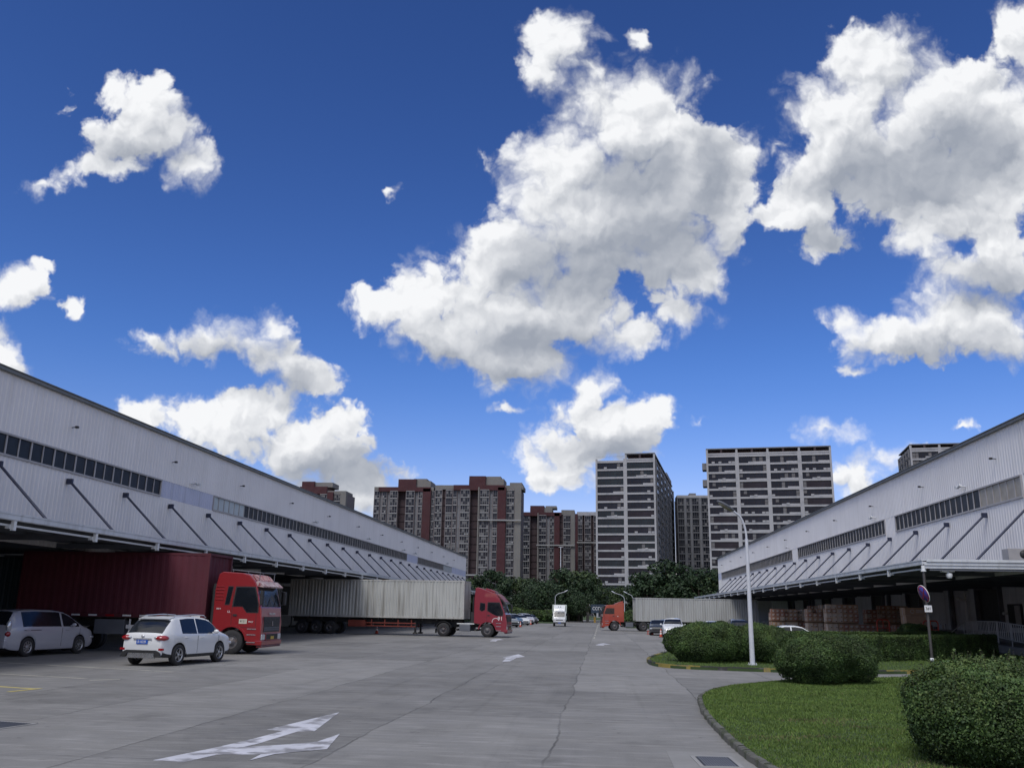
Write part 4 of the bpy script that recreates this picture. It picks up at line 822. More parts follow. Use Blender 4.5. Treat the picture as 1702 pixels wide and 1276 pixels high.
q = MB(); q.box(-1.05,-.93,-1.1,1.1,1.1,3.0); q.tube((-1.1,-.9,1.0),(-1.1,-.9,2.9), .08); q.build('air_duct', M['dark'], cab1)
# second truck: sloping crimson cab, dirty white container
WCON = pmat('dirty_white_container', (.40, .41, .39), .6, 0, .10, .5, streak=.85, stain=((.16,.10,.06), 4.0, .66, .85)); WCR = pmat('white_container_rail', (.40, .40, .38), .6, 0, .1, 1, streak=.6, stain=((.14,.09,.05), 5, .6, .8))
cabB = [(-1.08,1.05)]+AR+[(.72,.46),(1.40,.42),(1.52,.55),(1.55,1.05),(1.44,1.75),(1.36,1.92),(1.02,2.78),(.92,3.0),(.78,3.10),(.70,3.30),(-.55,3.72),(-.86,3.80),(-1.0,3.72),(-1.08,2.85)]
T2, cab2, co2 = lorry('crimson truck cab with a dirty white container trailer in the middle of the left bays', cabB, RED2, None,
    [[(-.62,2.10),(-.45,1.98),(-.22,2.10),(-.22,2.55),(-.58,2.60)], [(.02,2.02),(.42,1.80),(.70,1.66),(1.18,1.66),(1.22,1.88),(.92,2.62),(.05,2.62)]], ((1.385,1.86),(1.06,2.68)),
    (-16.5,-1.9,1.34,4.30), WCON, 1.55, (-12.9,-14.1,-15.3), 3.52, dict(door=(-.06,1.22), toolbox=(-11.4,-10.0), legs=-5.9, cover=M['white_steel'], dark_grille=False), (-8.85, 72.5, 0), R(-3.5), -1.08, rail=WCR,
    visor=[(1.02,2.80),(1.40,2.52),(1.42,2.58),(1.10,2.92),(.94,3.02)])
q = MB(); q.prism([(-.30,3.64),(.45,3.40),(.50,3.48),(.10,3.66),(-.25,3.75)], -.7, .7); q.build('roof_deflector', RED2, cab2, bevel=.02)
q = MB(); q.prism([(.70,3.31),(.98,3.10),(1.30,2.72),(1.27,2.70),(.93,3.04),(.66,3.25)], -1.0, 1.0); q.build('front_fairing', pmat('scuffed_fairing', (.20,.07,.07), .5, 0, .4, 4), cab2)
text('91', .42, M['white_print'], cab2, (1.02, -1.245, 1.42)); q = MB(); q.prism(arc(.66,1.18,.30,20,200,12)+arc(.66,1.18,.26,200,20,12), -1.246, -1.2405); q.build('door_emblem', M['white_print'], cab2)
q = MB(); q.tube((-1.25,-.7,1.0),(-1.25,-.7,3.1), .07); q.tube((-1.25,-.2,1.0),(-1.25,-.2,2.6), .10); q.box(-1.4,-1.12,-.9,.5,1.0,1.9); q.build('air_intake', M['dark'], cab2)
# third truck: orange cab facing left, container going into the right bay
cabC = [(-1.08,1.0)]+AR+[(.72,.46),(1.28,.42),(1.40,.55),(1.42,1.25),(1.34,1.85),(1.02,2.72),(.85,2.88),(-.2,2.94),(-.85,3.12),(-1.08,3.16),(-1.10,2.7)]
WC3 = pmat('pale_grey_container', (.36, .37, .36), .6, 0, .08, .5, streak=.5)
T3, cab3, co3 = lorry('orange red truck cab facing left with a pale grey container going under the right canopy', cabC, ORG, None,
    [[(.10,1.90),(1.12,1.90),(1.06,2.16),(.90,2.50),(.10,2.50)]], ((1.355,1.88),(1.06,2.62)), (-16.6,-2.45,1.12,3.76), WC3, 1.42, (-12.6,-13.8,-15.0), 3.3, dict(door=(0,1.16), legs=-7.2, cover=M['dark']), (1.36, 107.4, 0), R(186), -1.08, rail=WC3,
    visor=[(1.02,2.70),(1.30,2.56),(1.32,2.62),(1.04,2.80)])
q = MB(); q.prism([(-1.05,3.17),(-.1,2.95),(-.15,3.05),(-1.05,3.36)], -.8, .8); q.build('roof_deflector', ORG, cab3, bevel=.01)
text('380', .13, M['white_print'], cab3, (-.35, 1.245, 1.62), (0, 0, PI))
# teal box in the bay behind the maroon trailer
TEAL = pmat('dark_teal_container', (.008, .028, .04), .6, 0, .15, 1)
t = thing('shipping_container', 'dark teal container standing deep in the left bay behind the minivan', 'container', (-30.6, 41.0, 0))
q = MB(); box_corr(q, -3.3, 4.0, -1.2, 1.2, 1.2, 4.1, .28, .035); q.build('shell', TEAL, t, fix=False)
q = MB()
for y in (-1.21, 1.11):
    for x in (-3.4, 3.95): q.box(x, x+.12, y, y+.10, 1.05, 4.2)
q.box(-3.4, 4.07, -1.2, 1.2, 1.0, 1.19); q.build('corner_frame', TEAL, t)
for x in (-2.6, 2.6):
    q = MB(); q.box(x-.1, x+.1, -.9, .9, .12, 1.0); q.box(x-.3, x+.3, -1.0, 1.0, 0, .119); q.build('support', M['under'], t)
# white box van
BX = pmat('pale_green_box_body', (.50, .56, .50), .5, 0, .06, 1, streak=.3)
t = thing('box_truck', 'small white box truck driving towards the camera in the middle of the road', 'truck', (-6.0, 131, 0), R(-88))
q = MB(); q.box(-4.3,.15,-1.02,1.02,.85,3.0); q.build('cargo_box', BX, t, bevel=.03)
q = MB(); q.prism([(.2,.55),(1.55,.5),(1.62,.62),(1.60,1.15),(1.52,1.30),(1.12,2.02),(1.0,2.1),(.22,2.12)], -.86, .86); cb_ = q.build('cab', PW_, t, bevel=.05)
q = MB(); q.prism([(1.53,1.30),(1.56,1.31),(1.17,2.01),(1.14,2.0)], -.76, .76); q.build('windscreen', M['glass'], cb_)
q = MB(); q.prism([(.22,2.13),(1.05,2.12),(.9,2.4),(.25,2.95)], -.80, .80); q.build('roof_deflector', PW_, cb_, bevel=.04)
for s in (-1, 1):
    q = MB(); q.box(1.5,1.64,s*.55,s*.82,.78,.96); q.build('headlight', M['lens_clear'], cb_, bevel=.02)
    q = MB(); q.box(1.25,1.33,s*.9,s*1.08,1.45,1.8); q.tube((1.2,s*.85,1.6),(1.29,s*.95,1.6), .02); q.build('mirror', M['dark'], cb_)
    q = MB(); q.prism([(.45,1.32),(1.35,1.32),(1.0,1.95),(.45,1.95)], *sorted((s*.861, s*.872))); q.build('side_window', M['glass'], cb_)
    for x in (.95, -2.7): add_wheel(t, x, s*.78, .37, .24, 6)
q = MB(); q.box(1.585,1.63,-.5,.5,.82,.93); q.box(1.5,1.66,-.86,.86,.42,.58); q.build('bumper', M['dark'], cb_)
q = MB(); q.box(1.661,1.668,-.2,.2,.44,.55); q.build('licence_plate', M['plate_blue'], cb_)
q = MB()
for s in (-1, 1): q.add([(.66,s*.04,2.60),(.62,s*.25,2.68),(.50,s*.16,2.80),(.58,s*.08,2.70)], [(0,1,2,3)])
q.build('emblem', M['beam'], cb_)
q = MB(); q.box(-4.2,1.3,-.35,.35,.45,.84); q.build('chassis', M['under'], t)
# ---------------------------------------------------------------- tower blocks behind the trees
M['tw_white'] = pmat('weathered_white_tiles', (.31, .315, .33), .75, 0, .12, .12, streak=0, stain=((.22,.23,.25), .35, .52, .7))
M['tw_grey'] = pmat('grey_render', (.15, .155, .17), .8, 0, .12, .15, stain=((.09,.095,.10), .4, .52, .7))
M['tw_beige'] = pmat('beige_render', (.15, .147, .14), .8, 0, .12, .15, stain=((.15,.14,.13), .4, .55, .7))
M['tw_red'] = pmat('maroon_render', (.046, .011, .015), .8, 0, .15, .15)
M['tw_dark'] = pmat('dark_recess', (.035, .022, .026), .85, 0, .2, .2)
M['tw_frame'] = pmat('pale_balcony_frame', (.24, .245, .25), .6, 0, .12, .6)
M['tw_brown'] = pmat('brown_grey_render', (.12, .10, .105), .8, 0, .15, .2)
M['tw_glass'] = pmat('tower_glass', (.010, .012, .018), .25, 0, .5, .25, spec=.25)
M['tw_glass2'] = pmat('tower_glass_green', (.011, .018, .021), .3, 0, .5, .25, spec=.3); M['tw_glass3'] = pmat('tower_glass_brown', (.018, .015, .020), .35, 0, .5, .25, spec=.25); M['tw_dim'] = pmat('dim_balcony_frame', (.20, .20, .215), .7, 0, .12, .6); M['curtain'] = pmat('curtains', (.12, .12, .125), .8, 0, .35, .5)
def band_mesh(w, h, seed, n, white=False):
    """wide window band: dark sliding panes, thin frames, some curtains, a stepped sill"""
    rr = random.Random(seed); q = MB(); q.box(0, w, -.02, .0, 0, h, 1); p = w/n
    for i in range(n):
        q.box(i*p, i*p+.05, -.08, -.021, 0, h, 2)
        if rr.random() < .10: q.box(i*p+.1, (i+1)*p-.02, -.035, -.021, rr.choice((0, 0, h*.4)), h, 3)
        if rr.random() < .14: q.box(i*p+.1, (i+1)*p-.05, -.45, -.085, .1, .75, 0)
    q.box(0, w, -.09, -.021, h*.42, h*.42+.05, 2)
    a = rr.choice((0, .5, .35, .6, .5)); c = rr.choice((0, .38, .42))
    if c and a: q.box(w*a, w, -.20, -.022, 0, h*c*.55, 0)
    return q.mesh('window', [M['tw_white'], M[rr.choice(('tw_glass','tw_glass','tw_glass2','tw_glass3'))], M['tw_dark'], M['curtain']], fix=False)
def flat_mesh(w, h, seed, n, frame='tw_frame'):
    """balcony bay: pale slab edge, glazed front with uneven panes, laundry and boxes"""
    rr = random.Random(seed); q = MB(); q.box(0, w, .0, .05, .3, h-.25, 1); q.box(-.05, w+.05, -.30, .0, h-.28, h-.05, 0); p = w/n
    q.box(0, w, -.14, -.02, .0, .12, 2); dd = rr.random()
    for i in range(n+1): x = min(i*p, w-.09); q.box(x, x+.09, -.12, .0, .12, h-.285, 2)
    q.box(0, w, -.11, -.001, h*.36, h*.36+.09, 2)
    for i in range(n):
        r_ = rr.random()
        if r_ < (.36 if frame == 'tw_frame' else .10): q.box(i*p+.14, (i+1)*p-.04, -.05, -.001, h*.48, h-.30, 3)
        elif r_ < (.50 if frame == 'tw_frame' else .2): q.box(i*p+.14, (i+1)*p-.04, -.06, -.001, .13, h*.36, 3)
        elif .5 < r_ < .55 and frame == 'tw_frame': q.box(i*p+.2, (i+1)*p-.2, -.5, -.06, .3, .9, 0)
    return q.mesh('window', [M[frame], M['tw_glass'], M[frame] if dd < .6 else M['tw_grey'], M['curtain']], fix=False)
def grid_windows(t, meshes, x, y, z0, dz, n, rot, rr):
    for k in range(n): link('window', rr.choice(meshes), t, (x, y, z0+k*dz), (0, 0, rot))
def white_tower(label, x, y, rz, w, d, floors, fh, bays, side_bays=0, top=2.2, side='none', group=None, penthouse=None):
    """front faces -y in its own axes, its left front corner at the origin"""
    rr = random.Random(label); t = thing('apartment_tower', label, 'building', (x, y, 0), rz, group); H = floors*fh
    q = MB(); q.box(.3, w-.3, .5, d, 0, H+.6, 1); q.box(.3, w-.3, .2, .5, H-.15, H+.6, 0)
    bw = w/bays; pw = bw*.06
    for i in range(bays+1): xx = i*bw; q.box(max(0,xx-pw), min(w,xx+pw), 0, .55, 0, H+1.25, 0)
    q.box(0, .29, .55, d, 0, H+1.2, 1); q.box(w-.29, w, .55, d, 0, H+1.2, 1)
    for k in range(floors+1):
        z = k*fh
        for i in range(bays): q.box(i*bw+pw, (i+1)*bw-pw, .08, .52, z-.32, z+.36, 0)
    q.build('wall', [M['tw_white'], M['tw_grey']], t, fix=False)
    q = MB(); z = H+.6
    if penthouse is None: a, c = 0, bays
    else: a, c = penthouse
    q.box(a*bw, c*bw, .0, d*.98, z+top-.35, z+top, 2); q.box(a*bw, c*bw, .05, .35, z, z+.55, 0)
    for i in range(a*2, c*2+1):
        xx = min(max(i*bw/2, a*bw+.3), c*bw-.3); q.box(xx-.35, xx+.35, .1, 1.0, z, z+top-.36, 0 if i % 2 == 0 else 1)
    q.box(a*bw+1, c*bw-1, 3.5, d*.9, z, z+top-.36, 1); q.build('roof_parapet', [M['tw_white'], M['tw_dark'], M['tw_grey']], t, fix=False)
    ms = [band_mesh(bw-2*pw, fh-.66, rr.random(), 8) for _ in range(7)]
    for i in range(bays): grid_windows(t, ms, i*bw+pw, .45, .35, fh, floors, 0, rr)
    if side_bays:
        sw = (d-3)/side_bays; q = MB()
        sm = []
        for _ in range(5):
            b_ = MB(); b_.box(0, sw*.55, -.03, 0, 0, 1.6, 1); b_.box(0, sw*.55, -.4, -.0, -.25, -.0, 0)
            b_.box(sw*.25, sw*.25+.1, -.06, -.03, 0, 1.6, 0)
            if rr.random() < .6: b_.box(.2, sw*.25, -.05, -.03, .1, 1.5, 3)
            if rr.random() < .7: b_.box(sw*.6, sw*.6+1.0, -.6, 0, .0, .7, 0)
            sm.append(b_.mesh('window', [M['tw_grey'], M['tw_glass'], M['tw_dark'], M['tw_beige']], fix=False))
        X_ = w if side == 'right' else 0
        for k in range(floors):
            for i in range(side_bays):
                yy = 2.5+i*sw
                link('window', rr.choice(sm), t, (X_+(.01 if side == 'right' else -.01), yy if side == 'right' else yy+sw*.6, .7+k*fh), (0, 0, PI/2 if side == 'right' else -PI/2))
        q = MB(); s = 1 if side == 'right' else -1
        for k in range(0, floors+1, 1): q.box(X_, X_+s*.22, 2, d, k*fh-.1, k*fh+.12)
        for i in range(side_bays+1): yy = 2+i*sw; q.box(X_, X_+s*.5, yy-.2, yy+.2, 0, H+.9)
        q.build('ledge', M['tw_grey'], t, fix=False)
    return t
ROT = -R(8.4)
TA = white_tower('white banded tower block with two bays of dark windows and a long grey side', -1.9, 336, ROT, 22.5, 95, 19, 3.02, 2, 5, 2.6, 'right', None, (1, 2))
TB = white_tower('white banded tower block with four bays of dark windows behind the tall lamp post', 38.3, 324, ROT, 43.2, 20, 19, 3.03, 4, 0, 2.3)
TC = white_tower('white banded tower block peeping over the roof of the right warehouse', 112.0, 330, ROT, 40, 24, 20, 3.03, 4, 4, 2.0, 'left')
q = MB(); 
for k in range(6, 19, 1):
    if k in (18, 16): q.box(-1.6, -.01, 2, 7, k*3.03-1.5, k*3.03+.9)
q.build('side_balcony', M['tw_grey'], TB)
q = MB(); q.box(.4, 4, 60, 92, 58, 62.0); q.box(14, 22, 30, 60, 58, 61.2); q.box(16, 22, 66, 94, 58, 63); q.build('roof_block', M['tw_grey'], TA)
q = MB()
for k in range(30): q.tube((.2+k*.36, .3, 58.6), (.2+k*.36, .3, 59.6), .03, n=4, cap=False)
q.tube((.2,.3,59.6),(11,.3,59.6), .04, n=4); q.build('roof_railing', M['tw_frame'], TA)
def column_tower(label, x, y, rz, cols, floors, fh, d, crown=(), body='tw_brown', bands=(), group=None, frame='tw_frame'):
    """front made of vertical strips: (width, kind, setback) with kind w window, r maroon pier, d dark recess, g grey pier, b beige pier"""
    rr = random.Random(label); t = thing('apartment_tower', label, 'building', (x, y, 0), rz, group); W = sum(c[0] for c in cols); H = floors*fh
    q = MB(); q.box(.2, W-.2, 2.6, d, 0, H+.3, 0); xx = 0
    kinds = {'r': 1, 'd': 2, 'g': 3, 'b': 4, 'w': 0}
    for (cw, kd, sb) in cols:
        q.box(xx+.002, xx+cw-.002, sb, 2.59, 0, H+(.9 if kd in 'rb' else .2), kinds[kd]); xx += cw
    q.build('wall', [M[body], M['tw_red'], M['tw_dark'], M['tw_grey'], M['tw_beige']], t, fix=False)
    xx = 0; cache = {}
    for (cw, kd, sb) in cols:
        if kd == 'w':
            key = round(cw, 2)
            if key not in cache: cache[key] = [flat_mesh(cw-.5, fh, rr.random(), max(2, round(cw/1.15)), frame) for _ in range(6)]
            grid_windows(t, cache[key], xx+.25, sb-.06, 0, fh, floors, 0, rr)
        elif kd == 'd':
            q = MB(); q.box(.1, cw-.1, sb-.25, sb-.003, -.12, .10); gm = q.mesh('gallery_slab', M['tw_dark'])
            for k in range(1, floors): link('gallery_slab', gm, t, (xx, 0, k*fh))
        xx += cw
    for (a, c, z0, z1, dp, mt) in crown:
        q = MB(); q.box(a, c, dp, min(d-1, 12), H+z0, H+z1); q.build('roof_block', M[mt], t)
    for (a, c, zz) in bands:
        q = MB(); q.box(a, c, -.95, -.45, zz-.28, zz+.28); q.build('cornice', M['tw_frame'], t)
    return t
Y1 = 359
C1 = [(2.6,'w',.6),(.9,'g',1),(2.2,'w',.3),(1.0,'g',.8),(3.6,'w',0),(3.2,'d',2.2),(3.9,'w',0),(1.2,'g',.8),(2.1,'w',.2),(3.3,'r',-.3),(1.6,'w',1)]
R1 = column_tower('maroon and grey apartment tower at the left end of the red pair', -93.6, Y1, 0, C1, 16, 3.08, 16,
    [(0,25,.2,1.6,.5,'tw_beige'),(2.0,23.8,-.3,1.5,-.3,'tw_red'),(10.2,23.5,1.6,4.3,1.5,'tw_beige'),(10.0,17.5,1.61,4.9,.6,'tw_red'),(16,21.5,4.31,5.4,3,'tw_beige')])
C2 = [(3.2,'w',1.2),(1.2,'d',2),(3.1,'w',1.3),(2.0,'w',.4),(1.2,'g',.8),(4.2,'w',0),(3.3,'d',2.2),(.5,'b',-.6),(4.2,'w',0),(1.2,'g',.8),(2.2,'w',.2),(3.3,'r',-.3),(3.6,'w',.9),(2.6,'b',.2)]
R2 = column_tower('maroon apartment tower with a pale side wall, right one of the red pair', -68.1, Y1, 0, C2, 16, 3.12, 16,
    [(0,36.6,.2,1.9,1.2,'tw_beige'),(7.9,29,-.3,1.8,-.3,'tw_red'),(14,28.5,1.9,4.6,1.5,'tw_beige'),(14.2,21,1.91,5.6,.5,'tw_red'),(20,27,4.61,5.8,3,'tw_beige'),(31,36,1.91,3.0,1.2,'tw_beige')], bands=[(18.5,36,3.12*12.0),(0,22,3.12*5.0)])
C3 = [(4.2,'w',.2),(3.6,'d',2.2),(.5,'b',-.6),(4.0,'w',0),(1.4,'g',.8),(2.4,'w',.3),(2.6,'r',-.3),(1.6,'d',1),(3.9,'w',.6),(1.9,'b',0)]
R3 = column_tower('smaller maroon apartment tower right of the red pair with a white cornice line', -38.9, 438, 0, C3, 15, 3.2, 16,
    [(0,20,.2,1.4,.6,'tw_beige'),(0,19.5,-.5,1.3,-.3,'tw_red'),(4.0,15,1.4,3.6,1,'tw_beige'),(4.1,11,1.41,4.6,.6,'tw_red'),(11.5,17,3.61,4.8,3,'tw_beige'),(19.5,26,.3,2.6,.8,'tw_beige')], bands=[(7.5,26,3.2*10.4),(0,14,3.2*4.2)])
C4 = [(1.4,'r',0),(2.6,'w',.5),(.9,'d',2),(3.6,'w',.2),(1.2,'d',1.6),(2.6,'w',.6),(1.2,'b',0)]
R4 = column_tower('narrow brown apartment tower just left of the white banded tower', -13.6, 470, 0, C4, 16, 3.2, 16, [(1,13.3,.2,2.0,.5,'tw_white')], body='tw_brown', frame='tw_dim', bands=[(1,13,3.2*11.6)])
C0 = [(2.6,'w',.6),(3.2,'r',0),(4.0,'w',0),(3.0,'d',2),(3.6,'w',0),(2.8,'r',-.3),(3.4,'w',.8),(2.6,'b',0)]
R0 = column_tower('red topped apartment tower peeping over the roof of the left warehouse', -142.6, 400, 0, C0, 17, 3.12, 16,
    [(0,25,.2,1.5,.5,'tw_beige'),(3,16,.0,3.4,-.2,'tw_red'),(6,18,3.4,5.6,2,'tw_beige'),(3.5,9.5,3.41,5.9,1,'tw_red')])
CC = [(3.2,'w',.4),(.7,'g',0),(1.9,'w',.4),(.7,'g',0),(3.4,'w',.4),(.9,'g',0),(3.6,'w',.6)]
RC = column_tower('brown grey apartment block set back between the two white banded towers', 34.9, 412, 0, CC, 17, 3.15, 18, [(0,14.5,.2,1.2,.3,'tw_white'),(6,9,1.2,2.6,4,'tw_grey')], body='tw_grey', frame='tw_grey')
# ---------------------------------------------------------------- planting
def leafmat(name, col, col2, isl=.45, rough=.6):
    m = bpy.data.materials.new(name); m.use_nodes = True; t = m.node_tree; n = t.nodes; l = t.links; b = n['Principled BSDF']
    g = n.new('ShaderNodeNewGeometry'); r = n.new('ShaderNodeMix'); r.data_type = 'RGBA'; l.new(g.outputs['Random Per Island'], r.inputs[0]); r.inputs[6].default_value = (*col, 1); r.inputs[7].default_value = (*col2, 1)
    tc_ = n.new('ShaderNodeTexCoord'); x = n.new('ShaderNodeTexNoise'); x.inputs['Scale'].default_value = 1.4; x.inputs['Detail'].default_value = 3; l.new(tc_.outputs['Object'], x.inputs[0])
    mr = n.new('ShaderNodeMapRange'); l.new(x.outputs[0], mr.inputs[0]); mr.inputs[1].default_value = .3; mr.inputs[2].default_value = .7; mr.inputs[3].default_value = 1-isl; mr.inputs[4].default_value = 1+isl
    s = n.new('ShaderNodeVectorMath'); s.operation = 'SCALE'; l.new(r.outputs[2], s.inputs[0]); l.new(mr.outputs[0], s.inputs['Scale']); l.new(s.outputs[0], b.inputs['Base Color'])
    b.inputs['Roughness'].default_value = rough; b.inputs['Specular IOR Level'].default_value = .35
    return m
def leaves_mesh(name, pts, nrm, size, mats, jit=.7, asp=.55, core=None, mi=None):
    """one small folded leaf quad per point, in one mesh"""
    n = len(pts); d = nrm + rng.normal(0, jit, (n, 3)); d /= np.linalg.norm(d, axis=1)[:, None]+1e-9
    a = np.cross(d, rng.normal(0, 1, (n, 3))); a /= np.linalg.norm(a, axis=1)[:, None]+1e-9; b_ = np.cross(d, a)
    s = (size*rng.uniform(.65, 1.35, n))[:, None]
    v = np.empty((n, 4, 3)); v[:, 0] = pts-a*s*.5; v[:, 1] = pts-b_*s*asp*.5+d*s*.08; v[:, 2] = pts+a*s*.5; v[:, 3] = pts+b_*s*asp*.5+d*s*.08
    V_ = v.reshape(-1, 3); cv, cf = (core if core else (np.zeros((0, 3)), []))
    me = bpy.data.meshes.new(name); nv = len(V_)+len(cv); me.vertices.add(nv); me.vertices.foreach_set('co', np.concatenate([V_, cv]).astype(np.float32).ravel())
    loops = list(range(4*n)); starts = list(range(0, 4*n, 4)); tot = 4*n
    for f in cf: starts.append(tot); loops += [i+len(V_) for i in f]; tot += len(f)
    me.loops.add(tot); me.loops.foreach_set('vertex_index', loops); me.polygons.add(len(starts)); me.polygons.foreach_set('loop_start', starts)
    for x in mats: me.materials.append(x)
    me.update(calc_edges=True)
    idx = [0]*n if mi is None else list(mi); idx += [len(mats)-1]*len(cf); me.polygons.foreach_set('material_index', idx); me.update(); return me
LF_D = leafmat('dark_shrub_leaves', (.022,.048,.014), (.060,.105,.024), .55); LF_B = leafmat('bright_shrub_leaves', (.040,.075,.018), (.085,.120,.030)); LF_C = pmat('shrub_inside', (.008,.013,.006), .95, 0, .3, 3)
LF_T1 = leafmat('tree_leaves_dark', (.012,.028,.012), (.030,.056,.019)); LF_T2 = leafmat('tree_leaves_green', (.019,.039,.011), (.045,.070,.020)); BARK = pmat('bark', (.055,.045,.035), .9, 0, .3, 4, bump=.8, bscale=10)
def lumpy(c, r, n, seed, lump=.10, freq=1.6, flat_bottom=True, sq=1.0):
    """points and normals on an uneven clipped ball; sq < 1 boxes it"""
    d = rng.normal(0, 1, (n, 3)); d /= np.linalg.norm(d, axis=1)[:, None]
    if flat_bottom: d[:, 2] = np.where(d[:, 2] < -.86, -d[:, 2]*.5, d[:, 2]); d /= np.linalg.norm(d, axis=1)[:, None]
    e = np.sign(d)*np.abs(d)**sq; rad = np.array([1+lump*noise.noise(Vector((x*freq+seed, y*freq, z*freq)))*2 + lump*.4*noise.noise(Vector((x*5+seed, y*5, z*5))) for x, y, z in d])
    return c + e*np.array(r)*rad[:, None], d, rad
def shrub(label, group, x, y, lobes, dens, leaf, name='clipped_shrub', cat='shrub', tips=0, z=.10, shell=.06, bright_top=.35, lump=.10):
    """clipped bush of one or more lobes (cx, cy, cz, rx, ry, rz)"""
    t = thing(name, label, cat, (x, y, z), 0, group); P_ = []; Nn = []; mi = []; cv = []; cf = []
    for li, (cx, cy, cz, rx, ry, rz_) in enumerate(lobes):
        area = 4*PI*((rx*ry)**1.6/3+(rx*rz_)**1.6/3+(ry*rz_)**1.6/3)**(1/1.6); n = int(area*dens); sd = x*3.1+li*7.7
        p, d, rad = lumpy(np.array((cx, cy, cz)), (rx, ry, rz_), n, sd, lump)
        p = p - d*np.abs(rng.normal(0, shell, n))[:, None] + d*np.where(rng.random(n) < .06, rng.uniform(0, shell*1.6, n), 0)[:, None]
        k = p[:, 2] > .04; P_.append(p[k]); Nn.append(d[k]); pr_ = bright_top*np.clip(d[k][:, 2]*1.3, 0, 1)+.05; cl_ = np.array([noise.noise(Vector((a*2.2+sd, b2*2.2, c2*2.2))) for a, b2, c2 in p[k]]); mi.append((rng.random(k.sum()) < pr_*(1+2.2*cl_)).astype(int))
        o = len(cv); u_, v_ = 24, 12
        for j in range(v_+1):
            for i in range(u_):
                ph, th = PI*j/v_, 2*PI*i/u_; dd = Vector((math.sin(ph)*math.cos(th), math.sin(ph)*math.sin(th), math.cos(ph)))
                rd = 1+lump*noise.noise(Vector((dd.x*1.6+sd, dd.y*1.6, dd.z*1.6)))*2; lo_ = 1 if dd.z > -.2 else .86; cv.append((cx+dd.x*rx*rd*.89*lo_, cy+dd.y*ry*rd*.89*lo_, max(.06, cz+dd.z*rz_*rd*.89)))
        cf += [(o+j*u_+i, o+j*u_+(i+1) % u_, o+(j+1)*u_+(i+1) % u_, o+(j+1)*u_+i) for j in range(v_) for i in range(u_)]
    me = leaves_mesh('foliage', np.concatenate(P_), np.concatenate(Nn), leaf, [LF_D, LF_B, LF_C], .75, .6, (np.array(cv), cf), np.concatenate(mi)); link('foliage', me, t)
    if tips:
        pts = []; q = MB()
        for _ in range(tips):
            cx, cy, cz, rx, ry, rz_ = random.choice(lobes); a = random.uniform(0, 2*PI); e = random.uniform(.25, 1.3); d = Vector((math.cos(a)*math.cos(e), math.sin(a)*math.cos(e), math.sin(e)))
            p = Vector((cx+d.x*rx, cy+d.y*ry, cz+d.z*rz_)); tip = p+Vector((d.x*.05+random.gauss(0,.03), d.y*.05+random.gauss(0,.03), random.uniform(.06,.16))); q.tube(p, tip, .003, .002, 4)
            for k in range(5): pts.append(tuple(p.lerp(tip, (k+.6)/5)))
        q.build('shoot', BARK, t, fix=False); pts = np.array(pts); link('young_leaves', leaves_mesh('young_leaves', pts, np.tile((0,0,1.), (len(pts),1)), leaf*1.1, [LF_B], 1.2, .55), t)
    q = MB(); q.tube((lobes[0][0], lobes[0][1], -.05), (lobes[0][0], lobes[0][1], lobes[0][2]), .07, .04, 7)
    for a in range(4): q.tube((lobes[0][0], lobes[0][1], .1), (lobes[0][0]+.35*math.cos(a*1.6+x), lobes[0][1]+.35*math.sin(a*1.6+x), lobes[0][2]), .035, .02, 5)
    q.build('stem', BARK, t); return t
